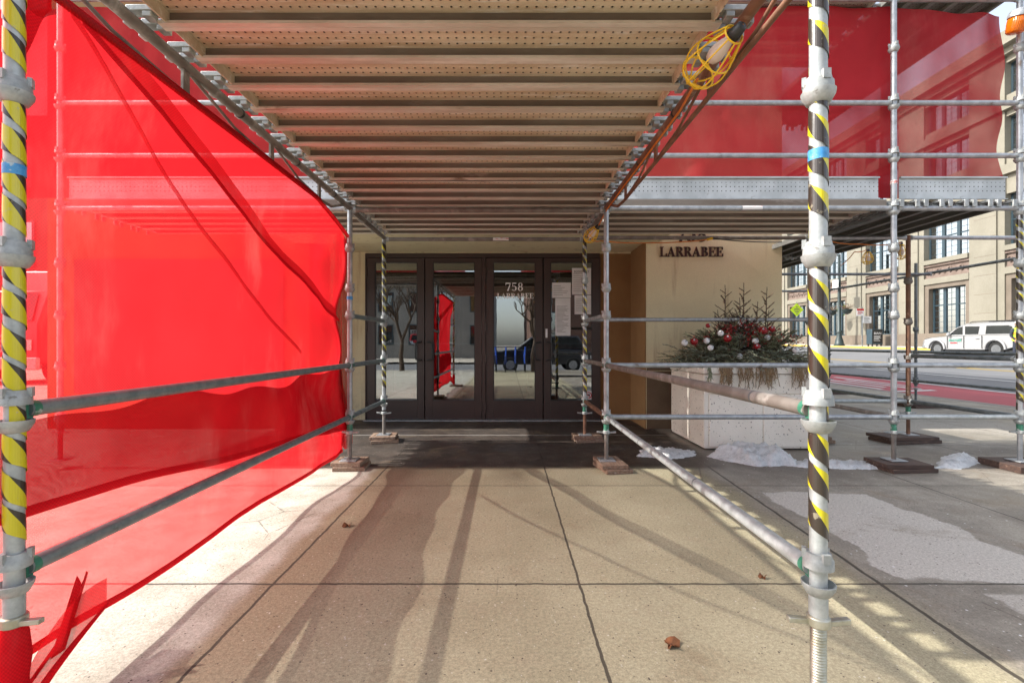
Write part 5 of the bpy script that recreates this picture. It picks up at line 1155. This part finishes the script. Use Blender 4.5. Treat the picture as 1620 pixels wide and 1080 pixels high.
# ------------------------------------------------------------------ worker by the truck
hx, hy = 23.12, 21.05; hz_ = zr(hx, hy) - .12
PS = thing('person', 'worker in a lime high visibility vest standing behind the corner post near the pickup', 'person', (hx, hy, hz_))
me = bpy.data.meshes.new('body')
J = [(0, 0, .92), (0, 0, 1.15), (0, .02, 1.40), (0, .02, 1.52), (0, 0, 1.62), (0, 0, 1.74),
     (-.21, 0, 1.42), (-.27, .03, 1.15), (-.24, -.14, .95), (.21, 0, 1.42), (.27, .03, 1.15), (.24, -.14, .95),
     (-.10, 0, .88), (-.11, .01, .48), (-.12, .03, .09), (-.13, -.13, .04), (.10, 0, .88), (.12, -.02, .48), (.13, .02, .09), (.14, -.14, .04)]
E = [(0, 1), (1, 2), (2, 3), (3, 4), (4, 5), (2, 6), (6, 7), (7, 8), (2, 9), (9, 10), (10, 11), (0, 12), (12, 13), (13, 14), (14, 15), (0, 16), (16, 17), (17, 18), (18, 19)]
RD = [.15, .14, .17, .06, .095, .075, .075, .052, .036, .075, .052, .036, .095, .065, .045, .04, .095, .065, .045, .04]
me.from_pydata([Vector(p) for p in J], E, []); bo_ = bpy.data.objects.new('body', me); COL.objects.link(bo_); bo_.parent = PS; me.materials.append(M['trousers'])
md = bo_.modifiers.new('skin', 'SKIN'); md.use_smooth_shade = True
for i, r_ in enumerate(RD): me.skin_vertices[0].data[i].radius = (r_, r_ * .8)
me.skin_vertices[0].data[0].use_root = True
md = bo_.modifiers.new('sub', 'SUBSURF'); md.levels = 1; md.render_levels = 2
b = MB(); b.ball((hx, hy - .01, hz_ + 1.65), .098, 16, 12, (.85, 1, 1.18)); b.ball((hx, hy - .11, hz_ + 1.64), .018, 8, 6); b.build('head', M['skin'], PS, smooth=60)
b = MB(); b.lathe([(.135, 1.70), (.115, 1.715), (.105, 1.76), (.06, 1.80), (.01, 1.81)], (hx, hy, hz_), 18); b.build('hard_hat', M['white_paint'], PS, smooth=60)
b = MB(); b.lathe([(.205, .90), (.20, 1.05), (.20, 1.2), (.225, 1.36), (.20, 1.46), (.09, 1.52)], (hx, hy, hz_), 20)
for v_ in b.v: v_.y = hy + (v_.y - hy) * .72
b.build('vest', M['hivis'], PS, smooth=60)
b = MB()
for z_ in (1.0, 1.22): b.lathe([(.210, z_), (.211, z_ + .06)], (hx, hy, hz_), 20, cap=False)
for v_ in b.v: v_.y = hy + (v_.y - hy) * .74
b.build('vest_stripe', M['hivis_orange'], PS, smooth=60)
for sx in (-1, 1):
    b = MB(); c = Vector((hx + sx * .24, hy - .15, hz_ + .92)); b.ball(c, .045, 10, 8, (.6, 1, 1.1))
    for k_ in range(4): b.path([c + Vector((0, -.035 + .022 * k_, -.03)), c + Vector((0, -.045 + .024 * k_, -.075)), c + Vector((-sx * .015, -.045 + .024 * k_, -.105 + .006 * abs(k_ - 1)))], [.010, .009, .007], 6)
    b.path([c + Vector((-sx * .01, -.04, .0)), c + Vector((-sx * .03, -.065, -.03)), c + Vector((-sx * .03, -.07, -.055))], [.011, .010, .008], 6); b.build('hand', M['skin'], PS, smooth=60)

# ------------------------------------------------------------------ street furniture across the road
lx, ly = 29.9, 41.8; lz = zr(lx, ly); LP = thing('street_lamp', 'dark cast iron lamp post with hanging flower baskets across the street', 'street lamp', (lx, ly, lz))
MB().lathe([(.42, 0), (.42, .12), (.34, .2), (.30, .5), (.20, .8), (.19, 1.15), (.235, 1.2), (.235, 1.3), (.15, 1.4), (.13, 4.5), (.10, 8.2)], (lx, ly, lz), 18).build('pole', M['lamp_iron'], LP, smooth=40)
m = MB(); m.path([(lx, ly - 1.1, lz + 3.65), (lx, ly - .5, lz + 3.75), (lx, ly + .5, lz + 3.75), (lx, ly + 1.1, lz + 3.65)], .03, 6); m.path([(lx, ly, lz + 8), (lx - .8, ly, lz + 8.6), (lx - 2.2, ly, lz + 8.7)], .05, 8); m.build('bracket', M['lamp_iron'], LP)
m = MB(); m.ball((lx - 2.4, ly, lz + 8.62), .3, 12, 6, (1.2, .6, .4)); m.build('lamp_head', M['lamp_iron'], LP, smooth=60)
for s in (-1, 1):
    HB = thing('hanging_basket', 'flower basket with dry stems hung on the ' + ('left' if s > 0 else 'right') + ' of the iron lamp post', 'flower basket', (lx, ly + s * .95, lz + 2.9), 'flower baskets on the lamp post')
    MB().lathe([(.05, 0), (.28, .12), (.42, .40), (.44, .46)], (lx, ly + s * .95, lz + 2.75), 16).build('bowl', M['lamp_iron'], HB, smooth=50)
    m = MB(); rb = random.Random(s)
    for i in range(60):
        a = rb.uniform(0, 6.28); r_ = rb.uniform(.1, .7); p = Vector((lx, ly + s * .95, lz + 3.2)); m.tube(p, p + Vector((r_ * math.cos(a), r_ * math.sin(a), rb.uniform(.05, .5))), .012, 4)
    m.build('stems', M['dead'], HB)
m = MB(); m.box(lx - .35, lx - .33, ly - .35, ly + .35, lz + 5.0, lz + 5.9); o = m.build('lamp_sign', M['paper'], LP)
sx_, sy_ = 29.75, 38.9; sz_ = zr(sx_, sy_); SG = thing('parking_sign', 'red and white parking restriction signs on a thin pole by the lamp post', 'street sign', (sx_, sy_, sz_))
MB().tube((sx_, sy_, sz_), (sx_, sy_, sz_ + 3.3), .045, 8).build('pole', M['galv_dark'], SG)
MB().box(sx_ - .30 - .2, sx_ + .30 - .2, sy_ - .06, sy_ - .04, sz_ + 2.55, sz_ + 3.15).build('plate', M['paper'], SG)
MB().box(sx_ - .5, sx_ + .1, sy_ - .064, sy_ - .061, sz_ + 2.98, sz_ + 3.15).build('red_band', M['red_plastic'], SG)
m = MB()
for i, (a, l) in enumerate(((2.86, .4), (2.78, .46), (2.68, .3))): m.box(sx_ - .44, sx_ - .44 + l, sy_ - .064, sy_ - .061, sz_ + a, sz_ + a + .04)
m.build('print', M['red_plastic'], SG)
MB().box(sx_ + .02, sx_ + .72, sy_ - .06, sy_ - .04, sz_ + 1.95, sz_ + 2.52).build('plate', M['paper'], SG)
m = MB()
for i, (a, l) in enumerate(((2.38, .4), (2.28, .5), (2.16, .34), (2.06, .45))): m.box(sx_ + .1, sx_ + .1 + l, sy_ - .064, sy_ - .061, sz_ + a, sz_ + a + .035)
m.build('print', M['ink'], SG)
nx_, ny_ = 30.3, 38.0; nz_ = zr(nx_, ny_); NB = thing('news_box', 'dark newspaper box with white lettering standing on the far pavement', 'newspaper box', (nx_, ny_, nz_))
m = MB(); m.box(nx_ - .45, nx_ + .45, ny_, ny_ + .6, nz_ + .16, nz_ + 1.42); m.build('case', M['win_frame'], NB, bevel=.03)
m = MB(); m.box(nx_ - .40, nx_ + .40, ny_ - .02, ny_ - .002, nz_ + .3, nz_ + 1.36); m.build('door', M['black'], NB)
fill_text('BIAN', .27, 'lettering', M['paper'], NB, (nx_, ny_ - .024, nz_ + .98), (1, 0, 0), (0, 0, 1), .002)
m = MB()
for (a, l) in ((.84, .55), (.76, .5), (.66, .58), (.58, .4), (.46, .5)): m.box(nx_ - .3, nx_ - .3 + l, ny_ - .026, ny_ - .021, nz_ + a, nz_ + a + .035)
m.build('print', M['paper'], NB)
for (a, c_) in ((-.36, .08), (.36, .08), (-.36, .5), (.36, .5)): MB().box(nx_ + a - .04, nx_ + a + .04, ny_ + c_ - .04, ny_ + c_ + .04, nz_, nz_ + .16).build('leg', M['black'], NB)
dx_, dy_ = 29.7, 47.6; dz_ = CH + (544 - 490) / 735 * dy_; DS = thing('warning_sign', 'fluorescent yellow green diamond sign on a pole, seen left of the dark kerb post', 'warning sign', (dx_, dy_, zr(dx_, dy_)))
MB().tube((dx_, dy_ + .05, zr(dx_, dy_)), (dx_, dy_ + .05, dz_ + .8), .05, 8).build('pole', M['galv_dark'], DS)
MB().prism([(0, -.68), (.68, 0), (0, .68), (-.68, 0)], (dx_, dy_, dz_), (1, 0, 0), (0, 0, 1), (0, .02, 0)).build('plate', M['sign_lime'], DS)
m = MB()
for (a, l) in ((.28, .20), (.10, .52), (-.06, .62), (-.22, .40), (-.38, .2)): m.box(dx_ - l / 2, dx_ + l / 2, dy_ - .012, dy_ - .008, dz_ + a - .035, dz_ + a + .035)
m.build('print', M['ink'], DS)

# ------------------------------------------------------------------ truck seen through the netting on the left
vx0, vx1, vy = -16.0, -13.1, 13.2; V = thing('parked_lorry', 'lorry front seen faintly through the red netting beside the near left post', 'lorry', ((vx0 + vx1) / 2, vy + 2, 0))
MB().box(vx0, vx1, vy + 1.6, vy + 7, .8, 3.5).build('cargo_box', M['white_paint'], V, bevel=.05)
cb = MB(); cb.prism([(0, .6), (0, 1.75), (.35, 2.75), (1.55, 2.85), (1.55, .6)], (vx0 + .2, vy, 0), (0, 1, 0), (0, 0, 1), (vx1 - vx0 - .4, 0, 0)); cb.build('cab', M['red_plastic'], V, bevel=.06)
m = MB(); m.add([(vx0 + .4, vy + .03, 1.85), (vx1 - .4, vy + .03, 1.85), (vx1 - .5, vy + .33, 2.68), (vx0 + .5, vy + .33, 2.68)], [(0, 1, 2, 3)]); [setattr(p, 'y', p.y - .03) for p in m.v]; m.build('windscreen', M['car_glass'], V)
m = MB(); [m.box(vx0 + .8, vx1 - .8, vy - .03, vy - .002, .95 + .14 * i, 1.02 + .14 * i) for i in range(4)]; m.build('grille', M['galv_pale'], V)
for xx in (vx0 + .55, vx1 - .55): MB().box(xx - .16, xx + .16, vy - .03, vy - .002, 1.0, 1.3).build('headlight', M['headlamp'], V)
MB().box(vx0 + .15, vx1 - .15, vy - .12, vy + .0, .45, .8).build('bumper', M['galv_pale'], V, bevel=.03)
for xx in (vx0 + .35, vx1 - .35):
    for yy in (vy + .8, vy + 5.6): MB().lathe([(.25, -.14), (.45, -.12), (.47, 0), (.45, .12), (.25, .14)], (xx, yy, .47), 20, axis=(1, 0, 0)).build('wheel', M['rubber'], V, smooth=40)

# ------------------------------------------------------------------ behind the camera: what the glass reflects
def plain_building(name, x0, x1, y0, y1, h, mat, label, fl=4):
    Bd = thing(name, label, 'building', ((x0 + x1) / 2, (y0 + y1) / 2, -.12))
    MB().box(x0, x1, y0, y1, -.3, h).build('wall', M[mat], Bd)
    MB().box(x0 - .0, x1 + .0, y1 + .0, y1 + .25, h - .5, h + .2).build('cornice', M['limestone'], Bd)
    nb = max(2, int((x1 - x0) / 2.4)); fh = (h - 1) / fl
    for i in range(nb):
        for j in range(fl):
            xc = x0 + (i + .5) * (x1 - x0) / nb; z0 = .5 + j * fh + .6
            f_ = MB(); f_.box(xc - .62, xc + .62, y1, y1 + .05, z0, z0 + fh * .62); w_ = f_.build('window', M['win_frame'], Bd)
            MB().box(xc - .54, xc + .54, y1 + .055, y1 + .06, z0 + .08, z0 + fh * .62 - .08).build('pane', M['pane'], w_)
plain_building('brick_building', 1.62, 8.4, -30, -16.2, 22.5, 'brick_dark', 'tall brown brick building behind the camera, opposite the doors', 6)
plain_building('low_building', -34, -1.2, -40, -24, 6.4, 'siding', 'low pale building behind the camera on the left', 2)
sheet('opposite_pavement', M['far_walk'], [-80, 9.6], [-24, -15.4], lambda x, y: .0)
LB = thing('darkening_block', 'dark block added far behind the red netting to darken the left edge', 'building', (-30, 24, 0))
MB().box(-46, -15, 20, 30, -.3, 11).build('wall', M['brick_dark'], LB)  # added to darken the bright gap seen through the net
for i in range(9):
    for j in range(3):
        f_ = MB(); f_.box(-45 + 3.3 * i, -43.4 + 3.3 * i, 19.95, 20, 1.2 + 3.3 * j, 3.2 + 3.3 * j); w_ = f_.build('window', M['win_frame'], LB)
        MB().box(-44.9 + 3.3 * i, -43.5 + 3.3 * i, 19.94, 19.948, 1.3 + 3.3 * j, 3.1 + 3.3 * j).build('pane', M['pane'], w_)
rt = random.Random(21)
TR_ = thing('bare_tree', 'leafless street tree behind the camera, mirrored in the glass doors', 'tree', (-.4, -5.4, 0)); tk, br = MB(), MB()
def limb(p, d, L, r, lev):
    q = p + d * L; mid = p + d * L * .5 + Vector((rt.uniform(-1, 1), rt.uniform(-1, 1), rt.uniform(-.3, .5))) * L * .08
    (tk if lev == 0 else br).path([p, mid, q], [r, r * .85, r * .68], 6 if lev else 10, caps=False)
    if lev < 5:
        for k_ in range(3 if lev < 4 else 2):
            a = Vector((rt.uniform(-1, 1), rt.uniform(-1, 1), rt.uniform(-.1, .8))).normalized(); limb(q, (d * .75 + a * .75).normalized(), L * rt.uniform(.6, .8), r * .62, lev + 1)
limb(Vector((1.15, -5.4, 0)), Vector((.05, 0, 1)), 1.35, .12, 0)
TR_.location = (1.15, -5.4, 0); WLOC[TR_.name] = Vector((1.15, -5.4, 0))
tk.build('trunk', M['bark'], TR_, smooth=60); br.build('branches', M['bark'], TR_, smooth=60)
copy_tree(TR_, (-4.6, -5.9, 0), 'second leafless street tree behind the camera, mirrored in the leftmost door', R(70))
def small_car(cx_, cy_, label, mat):
    Cc = thing('parked_car', label, 'car', (cx_, cy_, -.12)); g_ = -.12
    def ex(prof, y0, y1, name, m_, bev=.05): return MB().prism(prof, (0, y0, g_), (1, 0, 0), (0, 0, 1), (0, y1 - y0, 0)).build(name, M[m_], Cc, bevel=bev)
    ex([(cx_ - 2.3, .35), (cx_ - 2.3, .95), (cx_ - 1.2, 1.05), (cx_ + 2.2, 1.05), (cx_ + 2.35, .8), (cx_ + 2.35, .35)], cy_ - .9, cy_ + .9, 'body', mat)
    ex([(cx_ - 1.2, 1.05), (cx_ - .4, 1.65), (cx_ + 1.7, 1.68), (cx_ + 2.2, 1.05)], cy_ - .78, cy_ + .78, 'cabin', mat)
    ex([(cx_ - .95, 1.10), (cx_ - .35, 1.58), (cx_ + .55, 1.60), (cx_ + .55, 1.10)], cy_ + .775, cy_ + .79, 'window', 'car_glass', 0); ex([(cx_ + .65, 1.10), (cx_ + .65, 1.60), (cx_ + 1.6, 1.60), (cx_ + 2.0, 1.10)], cy_ + .775, cy_ + .79, 'window', 'car_glass', 0)
    for xx in (cx_ - 1.45, cx_ + 1.45):
        for (yy, s) in ((cy_ + .93, -1), (cy_ - .93, 1)):
            wh = MB().lathe([(.2, 0), (.31, 0), (.335, .03), (.335, .2), (.2, .22)], (xx, yy, g_ + .335), 20, axis=(0, s, 0)).build('wheel', M['rubber'], Cc, smooth=40)
            MB().lathe([(.2, -.004), (.06, .02)], (xx, yy, g_ + .335), 16, axis=(0, s, 0)).build('rim', M['galv'], wh)
    MB().box(cx_ - 2.33, cx_ - 2.2, cy_ + .6, cy_ + .905, g_ + .72, g_ + .92).build('tail_light', M['red_plastic'], Cc); MB().box(cx_ + 2.25, cx_ + 2.37, cy_ + .55, cy_ + .905, g_ + .62, g_ + .78).build('headlight', M['headlamp'], Cc)
small_car(1.6, -7.9, 'dark parked car at the kerb behind the camera', 'dark_car'); small_car(-12, -12.6, 'white parked car across the side street behind the camera', 'white_paint'); small_car(8.0, -13.2, 'pale car across the side street, behind the camera on the right', 'white_paint')
def bike(x, y):
    K = thing('hire_bicycle', 'blue hire bicycle in the rack by the kerb behind the camera', 'bicycle', (x, y, 0), 'blue hire bicycles in the rack')
    for yy in (-.5, .5): MB().path([(x, y + yy + .33 * math.cos(a), .34 + .33 * math.sin(a)) for a in [2 * math.pi * i / 24 for i in range(24)]], .02, 6, closed=True).build('wheel', M['rubber'], K)
    m = MB()
    for (a, b_) in (((-.5, .34), (-.08, .36)), ((-.08, .36), (.38, .80)), ((-.08, .36), (-.2, .85)), ((-.2, .80), (-.5, .34)), ((.38, .80), (.5, .34)), ((.38, .8), (.34, 1.05))): m.tube((x, y + a[0], a[1]), (x, y + b_[0], b_[1]), .03, 8)
    m.box(x - .02, x + .02, y - .85, y - .4, .45, .72); m.build('frame', M['blue_bike'], K)
    MB().tube((x - .28, y + .3, 1.05), (x + .28, y + .3, 1.05), .015, 6).build('handlebar', M['black'], K); MB().box(x - .06, x + .06, y - .32, y - .1, .87, .92).build('saddle', M['black'], K, bevel=.02)
    return K
k0 = bike(0, 0); 
for i in range(6):
    loc = (-.9 + .42 * i, -5.6, 0)
    if i == 0: k0.location = loc
    else: copy_tree(k0, loc)
bpy.context.view_layer.update()
